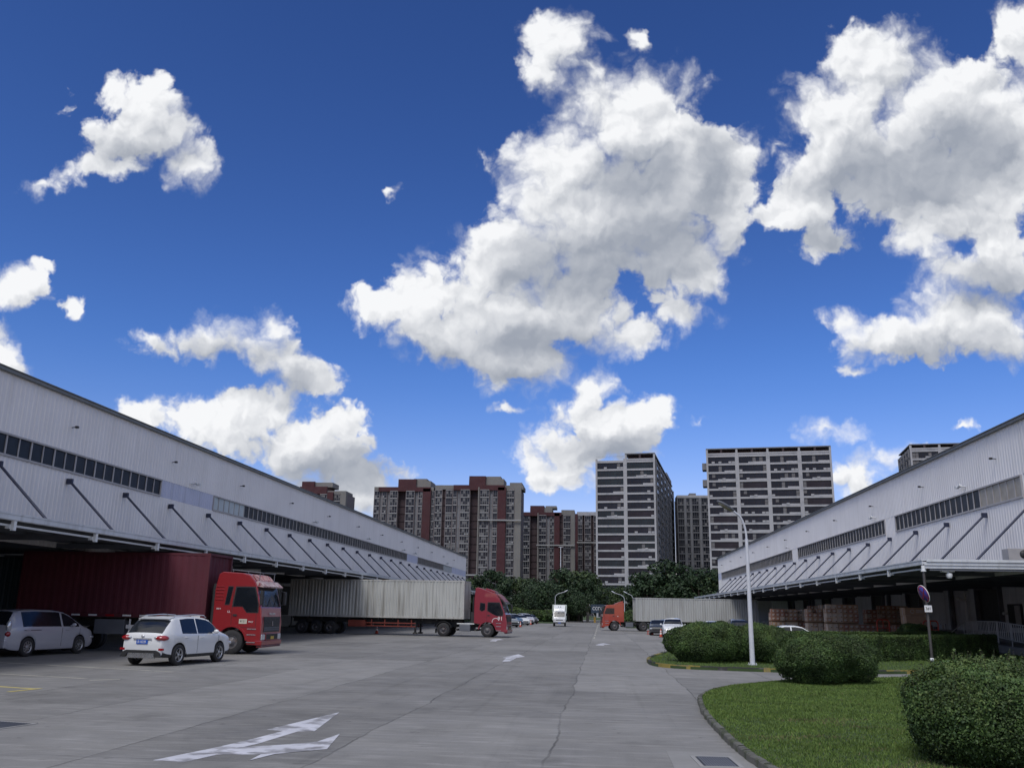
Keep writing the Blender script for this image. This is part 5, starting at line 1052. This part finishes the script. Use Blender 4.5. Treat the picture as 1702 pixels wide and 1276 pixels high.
def hedge(label, pts, w, h, dens, leaf, group=None, z=.10, bright_top=.7):
    t = thing('clipped_hedge', label, 'hedge', (pts[0][0], pts[0][1], z), 0, group); o = Vector(pts[0]); P_ = []; Nn = []; mi = []; cv = []; cf = []
    for a, c in zip(pts[:-1], pts[1:]):
        a, c = Vector(a)-o, Vector(c)-o; d = (c-a); L_ = d.length; d.normalize(); q = Vector((-d.y, d.x)); n = int(L_*(2*h+w)*dens)+int(w*h*dens)
        s = rng.random(n)*L_; r_ = rng.random(n)*(2*h+w); X_ = np.empty(n); Z_ = np.empty(n); nx = np.zeros((n, 3))
        k0 = r_ < h; k2 = r_ > h+w; k1 = ~(k0 | k2)
        X_[k0] = -w/2; Z_[k0] = r_[k0]; nx[k0] = (-q.x, -q.y, 0); X_[k2] = w/2; Z_[k2] = r_[k2]-h-w; nx[k2] = (q.x, q.y, 0); X_[k1] = r_[k1]-h-w/2; Z_[k1] = h; nx[k1] = (0, 0, 1)
        ends = rng.random(n) < (w*h*2)/(L_*(2*h+w)+w*h*2); X_[ends] = rng.uniform(-w/2, w/2, ends.sum()); Z_[ends] = rng.uniform(0, h, ends.sum()); e1 = rng.random(n) < .5; s[ends & e1] = 0; s[ends & ~e1] = L_
        nx[ends & e1] = (-d.x, -d.y, 0); nx[ends & ~e1] = (d.x, d.y, 0)
        wv = np.array([.09*noise.noise(Vector((ss*.9+o.x, zz*1.3, xx))) + .05*noise.noise(Vector((ss*3.5, zz*4, xx*4+9))) for ss, zz, xx in zip(s, Z_, X_)])
        p = np.stack([a.x+d.x*s+q.x*X_, a.y+d.y*s+q.y*X_, Z_], 1)+nx*wv[:, None]-nx*np.abs(rng.normal(0, .045, n))[:, None]
        # rounded shoulders
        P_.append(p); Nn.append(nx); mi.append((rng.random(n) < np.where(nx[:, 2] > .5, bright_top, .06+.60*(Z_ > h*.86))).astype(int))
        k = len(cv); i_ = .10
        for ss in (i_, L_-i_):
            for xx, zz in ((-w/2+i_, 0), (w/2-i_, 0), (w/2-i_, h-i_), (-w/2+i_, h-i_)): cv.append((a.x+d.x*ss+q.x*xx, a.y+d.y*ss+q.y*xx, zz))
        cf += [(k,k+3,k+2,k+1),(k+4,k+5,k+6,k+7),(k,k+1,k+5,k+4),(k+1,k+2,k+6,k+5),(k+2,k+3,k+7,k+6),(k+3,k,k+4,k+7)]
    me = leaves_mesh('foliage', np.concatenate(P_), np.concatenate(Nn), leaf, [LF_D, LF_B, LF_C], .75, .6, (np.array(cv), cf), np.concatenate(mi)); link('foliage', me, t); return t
GB = 'clipped round bushes on the grass islands'
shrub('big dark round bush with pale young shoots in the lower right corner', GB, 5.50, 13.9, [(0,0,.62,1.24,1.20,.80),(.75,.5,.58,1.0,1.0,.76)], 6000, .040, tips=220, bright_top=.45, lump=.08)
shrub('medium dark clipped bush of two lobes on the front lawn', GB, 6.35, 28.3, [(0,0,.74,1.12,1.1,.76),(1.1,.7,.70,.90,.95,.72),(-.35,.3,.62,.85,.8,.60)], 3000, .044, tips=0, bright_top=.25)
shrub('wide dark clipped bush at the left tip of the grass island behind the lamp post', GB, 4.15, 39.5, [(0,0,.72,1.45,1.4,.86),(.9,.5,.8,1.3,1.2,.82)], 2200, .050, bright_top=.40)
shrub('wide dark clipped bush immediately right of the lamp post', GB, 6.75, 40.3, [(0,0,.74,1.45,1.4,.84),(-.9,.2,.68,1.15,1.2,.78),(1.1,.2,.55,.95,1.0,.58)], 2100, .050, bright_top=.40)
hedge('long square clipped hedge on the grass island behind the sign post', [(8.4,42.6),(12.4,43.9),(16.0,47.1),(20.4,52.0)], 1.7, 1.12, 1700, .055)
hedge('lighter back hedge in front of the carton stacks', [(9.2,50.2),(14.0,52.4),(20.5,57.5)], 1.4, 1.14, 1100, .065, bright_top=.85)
shrub('small bright yellow green bush above the hedge near the canopy post', None, 18.4, 56.4, [(0,0,1.02,1.0,.9,.62)], 900, .08, name='round_bush', bright_top=1.0)
# grass
def in_poly(p, poly):
    x, y = p[:, 0], p[:, 1]; r = np.zeros(len(p), bool); n = len(poly); j = n-1
    for i in range(n):
        xi, yi = poly[i]; xj, yj = poly[j]; c = ((yi > y) != (yj > y)) & (x < (xj-xi)*(y-yi)/(yj-yi+1e-12)+xi); r ^= c; j = i
    return r
def grass(name, poly, x0, x1, y0, y1, n, hgt, zb):
    yy = y0+(y1-y0)*rng.random(n)**1.5; p = np.stack([x0+(x1-x0)*rng.random(n), yy], 1); p = p[in_poly(p, poly)]; n = len(p)
    dens = np.array([noise.noise(Vector((a*.7, b_*.7, 3))) for a, b_ in p]); h = hgt*rng.uniform(.5, 1.3, n)*(1+.5*dens)*(1+.3*(p[:, 1]-y0)/(y1-y0)); w_ = .007*(1+(p[:, 1]-y0)/14); a = rng.random(n)*2*PI; ln = rng.normal(0, .35, (n, 2))*h[:, None]
    v = np.zeros((n, 3, 3)); v[:, 0, :2] = p-np.stack([np.cos(a), np.sin(a)], 1)*w_[:, None]; v[:, 1, :2] = p+np.stack([np.cos(a), np.sin(a)], 1)*w_[:, None]; v[:, :2, 2] = zb; v[:, 2, :2] = p+ln; v[:, 2, 2] = zb+h
    me = bpy.data.meshes.new(name); me.vertices.add(3*n); me.vertices.foreach_set('co', v.astype(np.float32).ravel()); me.loops.add(3*n); me.loops.foreach_set('vertex_index', np.arange(3*n)); me.polygons.add(n); me.polygons.foreach_set('loop_start', np.arange(0, 3*n, 3)); me.update(calc_edges=True)
    m = leafmat('grass_blades', (.060,.112,.020), (.115,.170,.034), .22, .7); nt = m.node_tree; me.materials.append(m); me.materials.append(leafmat('dry_grass', (.10,.095,.04), (.16,.14,.07), .3, .8))
    dry = (np.array([noise.noise(Vector((a*.55+5, b_*.9, 8))) for a, b_ in p]) > .24) & (rng.random(n) < .30) & (p[:, 1] < 19); me.polygons.foreach_set('material_index', (dry | (rng.random(n) < .015)).astype(int)); me.update()
    return tag(link(name, me), kind='stuff')
grass('lawn_grass', LAWN, 2.0, 20, 10.5, 36, 520000, .036, .098)
grass('island_grass', ISLE, 2.0, 24, 35.5, 58, 60000, .07, .098)
# ---------------------------------------------------------------- trees at the end of the yard
def tree_meshes(seed, H, Rr, nl, leaf, mat, n_cl=26, low=.25):
    rr = random.Random(seed); st = MB(); th = H*.42; st.tube((0,0,-.3),(.1*rr.random(),0,th), .028*H, .018*H, 8); cl = []
    for i in range(n_cl):
        e = math.acos(1-2*(i+.5)/n_cl*.92); a = i*2.39996+rr.random(); r = rr.uniform(.55, 1.0); z = H*low+(H*(1-low))*(.5+.5*math.cos(e)*r); k = math.sin(e)*Rr*rr.uniform(.65, 1.05)
        c = Vector((k*math.cos(a), k*math.sin(a), z)); cl.append((c, rr.uniform(.26, .42)*Rr)); b0 = Vector((0,0,th*rr.uniform(.55,1)))
        if i % 2 == 0: mid = b0.lerp(c, .5)+Vector((0,0,-.05*H)); st.tube(b0, mid, .012*H, .008*H, 5); st.tube(mid, c, .008*H, .003*H, 5)
    P_ = []; Nn = []
    for c, r in cl:
        n = int(nl/n_cl*(r/(.34*Rr))**2); d = rng.normal(0, 1, (n, 3)); d /= np.linalg.norm(d, axis=1)[:, None]; rad = r*(.55+.5*rng.random(n)**.6); P_.append(np.array(c)+d*rad[:, None]*np.array((1,1,.78))); Nn.append(d+np.array((0,0,.4)))
    return leaves_mesh('crown', np.concatenate(P_), np.concatenate(Nn), leaf, [mat], .6, .7), st.mesh('trunk', [BARK])
TV = [tree_meshes(s, 9, r, 5200, .42, m, 28, lo) for s, r, m, lo in ((1,3.6,LF_T1,.12),(2,4.2,LF_T2,.10),(3,3.3,LF_T1,.08),(4,4.4,LF_T1,.14))]
def tree(label, x, y, H, wd=1.0, v=0, group='trees at the end of the yard', name='broadleaf_tree'):
    t = thing(name, label, 'tree', (x, y, 0), random.uniform(0, 6.28), group); t.scale = (H/9*wd, H/9*wd, H/9); link('trunk', TV[v][1], t); link('crown', TV[v][0], t); return t
TREES = [(-33,182,8.5,1.2,0,'dark tree over the crimson cab roof, leftmost of the tree line'),(-27.5,188,9.6,1.1,1,'tree behind the crimson cab, second from the left'),
 (-22.5,184,10.8,1.15,2,'dense tree directly above the row of far parked cars'),(-17.5,194,10.2,1.15,1,'tall green tree left of the thin light mast'),(-12.3,186,9.0,1.0,3,'round dark tree behind the clipped hedge by the far cars'),
 (-8.8,200,11.8,1.05,0,'dark tree behind the white box truck'),(-5.2,205,12.4,1.1,1,'bright green tree right of the thin light mast'),(-2.9,196,9.6,.75,2,'tall narrow dark tree at the right side of the road end'),
 (4.2,190,8.2,.7,1,'small tree between the base of the white tower and the orange cab'),(9.0,176,10.4,1.2,2,'big dark tree above the front of the grey container'),(13.6,182,12.8,1.25,0,'tallest dark tree between the two white towers'),
 (19.0,178,11.4,1.2,3,'broad dark tree above the middle of the grey container'),(24.5,184,12.0,1.2,1,'tree beside the far corner of the right warehouse'),(-15.0,178,6.2,1.0,3,'low dark tree behind the far parked cars'),(-20.5,174,6.4,1.1,0,'low tree over the white car of the far row'),
 (-25.5,172,7.0,1.1,2,'low dark tree just right of the crimson cab'),(.9,214,8.5,.9,3,'dark tree inside the gate at the end of the road'),(-38,190,8,1.2,1,'tree hidden behind the end of the left warehouse'),(29.5,190,10,1.1,2,'tree behind the end wall of the right warehouse'),(-6.8,190,7.0,1.1,2,'low dark tree right behind the roof of the box truck'),(-3.9,186,6.4,.9,3,'low tree right of the box truck at the road edge')]
for x, y, H, wd, v, lb in TREES: tree(lb, x, y, H*.93, wd*.97, v)
shrub('round clipped bush beside the left side of the road end', None, -9.8, 172, [(0,0,1.1,1.9,1.6,1.2)], 90, .22, name='round_bush', z=0)
shrub('pale green rounded bush behind the far parked cars', None, -15.8, 168, [(0,0,1.3,2.6,1.8,1.3)], 80, .25, name='round_bush', z=0, bright_top=.9)
shrub('low round bush behind the orange cab', None, 4.6, 134, [(0,0,1.2,2.0,1.6,1.3)], 110, .2, name='round_bush', z=0)
hedge('long low hedge along the far left edge of the road end', [(-30,175),(-11.5,175)], 1.6, 2.2, 60, .25, z=0)
hedge('tall dark hedge closing the end of the yard', [(-11,208),(-4.5,208)], 2, 3.4, 50, .3, z=0, bright_top=.2)
hedge('dark hedge at the far right behind the grey container', [(6.5,165),(24,165)], 2, 3.0, 50, .3, z=0, bright_top=.2)
b = MB(); b.prism([(-30,160),(-8.6,160),(-8.6,240),(-30,240)], 0, .12, plane='XY'); b.prism([(3.4,128),(26,128),(26,240),(3.4,240)], 0, .12, plane='XY'); tag(b.build('verge', M['soil_grass']), kind='structure')
b = MB(); b.box(-160, 160, 242, 700, .0, .16); tag(b.build('far_lawn', M['soil_grass']), kind='structure')
# ---------------------------------------------------------------- small things
LAMPM = pmat('painted_lamp_pole', (.52, .54, .58), .4, 0, .06, 2)
def street_lamp(label, x, y, rz, H, group, near=False, arm=1.4):
    """arm points to +x in its own axes"""
    t = thing('street_lamp', label, 'street lamp', (x, y, 0), rz, group); n = 16 if near else 8; q = MB()
    q.tube((0,0,.0),(0,0,H*.78), .105 if near else .06, .065 if near else .045, n); q.build('pole', LAMPM, t)
    q = MB(); pts = [(0,0,H*.78)]+[(arm*(1-math.cos(a))*.62, 0, H*.78+H*.16*math.sin(a)) for a in [PI/2*k/8 for k in range(1, 8)]]+[(arm*.80,0,H*.965)]
    q.path(pts, .042 if near else .038, n); q.build('arm', LAMPM, t)
    q = MB(); q.ball((0,0,0), (.44,.17,.085), 16 if near else 8, 0)
    h = q.build('lamp_head', M['beam'] if near else LAMPM, t); h.location = (arm*.80+.28, 0, H*.965+.14); h.rotation_euler = (0, -R(28), 0)
    if near:
        q = MB(); q.ball((0,0,-.045), (.36,.135,.065), 16); g_ = q.build('lens', pmat('lamp_glass', (.20,.19,.13), .25, 0, .2, 8), h)
        q = MB(); q.tube((0,0,0),(0,0,.03), .20, n=16)
        for k in range(4): a = k*PI/2+.78; q.tube((.15*math.cos(a), .15*math.sin(a), .03), (.15*math.cos(a), .15*math.sin(a), .09), .018, n=6)
        q.build('base_flange', LAMPM, t); q = MB(); q.box(-.05,.05,-.112,-.095,.55,.95); q.build('service_door', LAMPM, t)
    return t
lp = street_lamp('tall white street lamp with a curved arm standing on the island kerb in the foreground', 6.02, 38.0, R(200), 6.42, 'street lamps', True, .78); lp.location.z = .10
street_lamp('far street lamp above the white box truck with its arm to the right', -7.6, 150, 0, 5.35, 'street lamps', arm=1.8)
street_lamp('far street lamp above the orange cab with its arm to the left', 3.5, 141, PI, 5.1, 'street lamps', arm=1.7)
street_lamp('far street lamp between the orange cab and the grey container', 5.0, 146, PI, 5.2, 'street lamps', arm=1.1)
t = thing('light_mast', 'thin tall mast rising from the trees left of the white tower', 'mast', (-9.9, 221, 0))
q = MB(); q.tube((0,0,0),(0,0,17.5), .16, .08, 8); q.build('pole', LAMPM, t); q = MB(); q.tube((-.5,0,17.4),(.5,0,17.4), .06, n=6); q.build('crossbar', LAMPM, t)
# no stopping sign on the canopy post
t = thing('traffic_sign', 'round blue and red no stopping sign fixed to the canopy post', 'sign', (14.74, 43.42, 3.12), R(-80)); t.rotation_euler = (R(20), 0, R(-80))
q = MB(); q.lathe([(0,-.012),(.40,-.012),(.405,0),(.40,.012),(0,.012)], 'Y', n=40); q.build('disc', pmat('sign_red', (.32,.02,.05), .5, 0, .08, 4), t)
q = MB(); q.lathe([(0,-.0165),(.325,-.0165),(.325,-.0125)], 'Y', n=40); q.build('blue_field', pmat('sign_blue', (.05,.05,.30), .5, 0, .08, 4), t)
q = MB()
for s in (-1, 1):
    d = Vector((math.cos(PI/4), 0, s*math.sin(PI/4))); e = Vector((-d.z, 0, d.x)); pts = [d*.33+e*.035, d*.33-e*.035, -d*.33-e*.035, -d*.33+e*.035]; yy = -.0185 if s > 0 else -.0205
    q.add([(p.x, yy, p.z) for p in pts], [(0,1,2,3)])
q.build('red_cross', pmat('sign_red_bar', (.32,.02,.05), .5, 0, .08, 4), t)
q = MB(); q.lathe([(.392,-.0135),(.408,-.0135),(.408,.0135),(.392,.0135)], 'Y', n=40); q.build('rim', M['white_print'], t)
q = MB(); q.box(-.03,.03,.012,.06,-.35,.35); q.build('clamp', M['beam'], t)
t = thing('number_plate', 'small white plate with black number fixed to the canopy post under the round sign', 'sign', (14.86, 43.38, 2.46), R(6))
q = MB(); q.box(-.17,.17,-.012,.0,-.15,.15); q.build('panel', M['white_print'], t); text('3#1', .20, M['black_print'], t, (0, -.014, 0), sx=.85)
# cones
CONE_O = pmat('cone_orange', (.45,.06,.03), .6, 0, .1, 5)
def cone(label, x, y, group='traffic cones in the yard', first=[]):
    if first: return copy_tree(first[0], (x, y, 0), None, label, group)
    t = thing('traffic_cone', label, 'traffic cone', (x, y, 0), 0, group)
    q = MB(); q.box(-.19,.19,-.19,.19,0,.03); q.build('base', M['dark'], t)
    q = MB(); q.lathe([(.14,.03),(.03,.70),(0,.70)], n=14); q.build('cone_body', CONE_O, t)
    q = MB(); q.lathe([(.107,.26),(.083,.41)], n=14); q.lathe([(.073,.48),(.056,.58)], n=14); q.build('reflective_band', M['white_print'], t); first.append(t); return t
cone('red cone under the middle of the white container trailer', -18.6, 74.8)
cone('red cone in front of the deep blue car of the far row', -10.6, 119.5); cone('red cone farther along the far row in front of the white car', -10.9, 141); cone('red cone at the far end of the row of far cars', -11.1, 158)
cone('red cone between the orange cab wheels and the white off road car', 5.05, 95); cone('red cone closest to the black car on the right', 5.2, 86.2 - 4); cone('cone in front of the bonnet of the white off road car', 8.0, 78.2)
cone('small cone left of the white off road car beside its wheel', 4.9, 90.5)
# barrier with red and white boards behind the cones
t = thing('barrier_frame', 'low red barrier frame lying beside the cones left of the black car', 'barrier', (5.3, 92.6, 0), R(15))
q = MB(); q.box(-.8,.8,-.03,.03,.28,.36); q.box(-.8,-.72,-.3,.3,0,.05); q.box(.72,.8,-.3,.3,0,.05); q.box(-.79,-.73,-.028,.028,.051,.279); q.box(.73,.79,-.028,.028,.051,.279); q.build('frame', CONE_O, t)
# pallets of cartons under the right canopy
CB = [pmat('brown_cardboard', (.34,.22,.14), .85, 0, .12, 2, isl=.22), pmat('red_brown_cardboard', (.30,.15,.10), .85, 0, .12, 2, isl=.2), pmat('pale_cardboard', (.46,.36,.27), .85, 0, .12, 2, isl=.25)]
WOOD = pmat('pallet_wood', (.18,.12,.07), .85, 0, .2, 4); TAPE = pmat('pale_label', (.42,.38,.34), .6, 0, .1, 4)
CM = []
for k, m_ in enumerate(CB):
    q = MB(); q.box(-.19,.19,-.29,.29,0,.33,0); q.box(-.192,.192,-.03,.03,.08,.333,1); q.box(-.1,.08,-.2925,-.29,.10,.24,1); q.box(-.194,-.19,.05,.2,.08,.22,1); q.box(.05,.15,-.293,-.2905,.05,.10,2); CM.append(q.mesh('carton', [m_, TAPE, M['dark']]))
def pallet(label, group, x, y, z, rz, nx, ny, nz, v, gaps=False):
    t = thing('pallet_load', label, 'pallet load', (x, y, z), rz, group)
    q = MB()
    for k in range(7): q.box(-.6+k*.175, -.6+k*.175+.12, -.5, .5, .115, .135)
    for yy in (-.5, -.06, .38): q.box(-.6, .575, yy, yy+.12, 0, .114)
    q.build('pallet', WOOD, t)
    for i in range(nx):
        for j in range(ny):
            for k in range(nz):
                if j not in (0, ny-1) and i not in (0, nx-1) and k < nz-1: continue
                if gaps and k == nz-1 and random.random() < .14: continue
                link('carton', CM[v if random.random() < .8 else (v+1) % 3], t, (-.40+i*.40+random.uniform(-.01,.01), -.30+j*.60, .136+k*.335), (0,0,random.uniform(-.03,.03)), (1,1,.985))
    return t
GP = 'cartons stacked on pallets under the right canopy'
spots = []
for k in range(4): spots.append((15.9+k*1.28*.95, 85.5+k*.25, 0, 'lower tier of the leftmost carton stack')); spots.append((15.9+k*1.28*.95, 85.5+k*.25, 1, 'upper tier of the leftmost carton stack'))
for k in range(3): spots.append((17.6+k*1.22, 78.5+k*.2, 0, 'lower tier of the middle carton stack')); spots.append((17.6+k*1.22, 78.5+k*.2, 1, 'upper tier of the middle carton stack'))
for k in range(3): spots.append((18.0+k*1.2, 73.6, 0, 'lower tier of the right carton stack')); 
for k in range(2): spots.append((18.0+k*1.2, 73.6, 1, 'upper tier of the right carton stack'))
for k in range(3): spots.append((21.8+k*1.2, 76.5+k*.3, 1, 'upper tier of the far right carton stack')); spots.append((21.8+k*1.2, 76.5+k*.3, 0, 'lower tier of the far right carton stack'))
spots.append((22.6, 72.0, 0, 'single low carton stack right of the tall ones')); spots.append((23.4, 69.0, 0, 'single low carton stack right of the tall ones'))
for i, (x, y, tier, lb) in enumerate(spots):
    pallet('pallet of brown cartons, '+lb, GP+', '+lb, x, y, .001+tier*1.475, R(random.uniform(-2,2)), 3, 2, random.choice((3,4,4)) if tier else 4, i % 3, tier == 1)
# big brown box stack beside the post
t = thing('carton_stack', 'tall pair of large plain brown cartons just left of the canopy post', 'carton', (19.6, 60.0, .45))
for k, (w_, h_) in enumerate(((.62,1.05),(.60,.95),(.64,.55))):
    q = MB(); z0 = (0, 1.06, 2.02)[k]-.0; z0 *= .86; q.box(-w_, w_, -.5, .5, z0, z0+h_*.85); q.box(-w_-.003, w_+.003, -.04, .04, z0+.003, z0+h_*.85+.003, 1); q.build('carton', [CB[0], TAPE], t)
q = MB(); q.prism(arc(-.2,1.98,.13,0,330,10)+arc(-.2,1.98,.09,330,0,10), -.506, -.5005); q.box(.02,.5,-.505,-.5005,2.0,2.06); q.box(.02,.45,-.505,-.5005,1.9,1.94); q.build('printed_mark', TAPE, t)
# hand trolleys with red frames
def trolley(label, x, y, rz, src=[]):
    if src: return copy_tree(src[0], (x, y, 0), rz, label, 'red hand trolleys')
    t = thing('hand_trolley', label, 'trolley', (x, y, 0), rz, 'red hand trolleys')
    q = MB(); q.path([(-.42,0,.25),(-.42,0,1.75),(-.32,0,1.88),(.32,0,1.88),(.42,0,1.75),(.42,0,.25)], .04, 8); q.path([(-.42,0,1.35),(.42,0,1.35)], .03, 6); q.path([(0,0,1.35),(0,0,1.88)], .022, 6); q.build('handle', CONE_O, t)
    q = MB(); q.box(-.45,.45,-.05,1.3,.20,.26); q.build('platform', M['beam'], t)
    for a in (-.36,.36):
        for b_ in (.1,1.15): q = MB(); q.lathe([(0,-.03),(.09,-.03),(.09,.03),(0,.03)], 'X', (a,b_,.10), n=12); q.build('wheel', M['tyre'], t)
    src.append(t); return t
trolley('red framed hand trolley between the hedge and the dark bay left of the large cartons', 18.9, 64.0, R(8)); trolley('red framed hand trolley behind the canopy post', 20.2, 58.8, R(-5))
# clutter on the dock: bikes/scooters read as dark lumps, tarpaulin bundle, sack
t = thing('electric_scooter', 'dark scooter parked under the canopy right of the carton stacks', 'scooter', (20.6, 66.5, 0), R(20))
for x in (-.62, .62): q = MB(); q.lathe([(.16,-.05),(.25,-.05),(.27,0),(.25,.05),(.16,.05)], 'Y', (x,0,.27), n=18); q.lathe([(0,-.03),(.16,-.03)], 'Y', (x,0,.27), n=12); q.build('wheel', M['tyre'], t)
q = MB(); q.prism([(-.75,.45),(-.3,.30),(.2,.28),(.45,.45),(.62,1.0),(.54,1.02),(.3,.48),(-.1,.45),(-.2,.72),(-.85,.78)], -.13, .13); q.build('body', M['dark'], t, bevel=.03)
q = MB(); q.box(-.8,-.15,-.12,.12,.781,.86); q.build('seat', M['beam'], t, bevel=.03); q = MB(); q.tube((.56,-.32,1.08),(.56,.32,1.08), .018); q.tube((.62,0,.3),(.56,0,1.08), .025); q.build('handlebar', M['frame'], t)
t = thing('utility_cart', 'cluttered dark metal cart with tools right of the carton stacks', 'cart', (21.4, 62.0, .45), R(5))
q = MB()
for x in (-.7,.7):
    for y in (-.35,.35): q.tube((x,y,0),(x,y,1.25), .025)
q.box(-.72,.72,-.37,.37,.25,.28); q.box(-.72,.72,-.37,.37,.85,.88); q.build('frame', M['beam'], t)
for k in range(7): q = MB(); a = -.55+k*.19; h_ = random.uniform(.12,.4); zb_ = .281 if k % 2 else .881; q.box(a-.08,a+.08,-.2,.2,zb_,zb_+h_); q.build('tool_box', random.choice([M['frame'], M['dark'], M['beam'], CB[2]]), t, bevel=.01)
t = thing('white_sack', 'crumpled white sack on the ground in front of the carton stacks', 'sack', (17.4, 68.5, 0))
q = MB(); q.ball((0,0,.35), (.35,.3,.38), 12); o = q.build('bag', M['white_steel'], t)
for v_ in o.data.vertices: v_.co += Vector((noise.noise(v_.co*4), noise.noise(v_.co*4+Vector((5,0,0))), noise.noise(v_.co*5)))*.09
q = MB(); q.tube((0,0,.66),(.04,0,.85), .06, .12, 8); q.build('neck', M['white_steel'], t)
# gate at the end of the road
t = thing('gate_board', 'dark board with white letters beside the far gate left of the orange cab', 'sign', (-.75, 176, 0))
q = MB(); q.box(-1.3,1.3,-.05,.05,1.9,3.5); q.build('board', pmat('board_dark_blue', (.015,.03,.05), .5, 0, .1, 2), t); text('CCCC', .85, M['white_print'], t, (0,-.056,2.7), sx=.85)
q = MB(); q.tube((-1.1,0,0),(-1.1,0,1.9), .06); q.tube((1.1,0,0),(1.1,0,1.9), .06); q.build('leg', M['beam'], t)
t = thing('gate_pillar', 'pale square pillar at the left side of the far gate', 'pillar', (-2.9, 190, 0)); q = MB(); q.box(-.3,.3,-.3,.3,0,3.0); q.build('shaft', M['tw_beige'], t, bevel=.02); q = MB(); q.box(-.4,.4,-.4,.4,3.0,3.15); q.build('cap', M['tw_white'], t)
t = thing('boom_barrier', 'striped boom barrier raised beside the far gate pillar', 'barrier', (-1.4, 186, 0)); q = MB(); q.box(-.2,.2,-.2,.2,0,1.1); q.build('housing', pmat('barrier_yellow', (.35,.22,.04), .6, 0, .1, 3), t)
q = MB(); q.tube((0,0,1.0),(-1.1,0,3.6), .06); q.build('boom', M['white_print'], t)
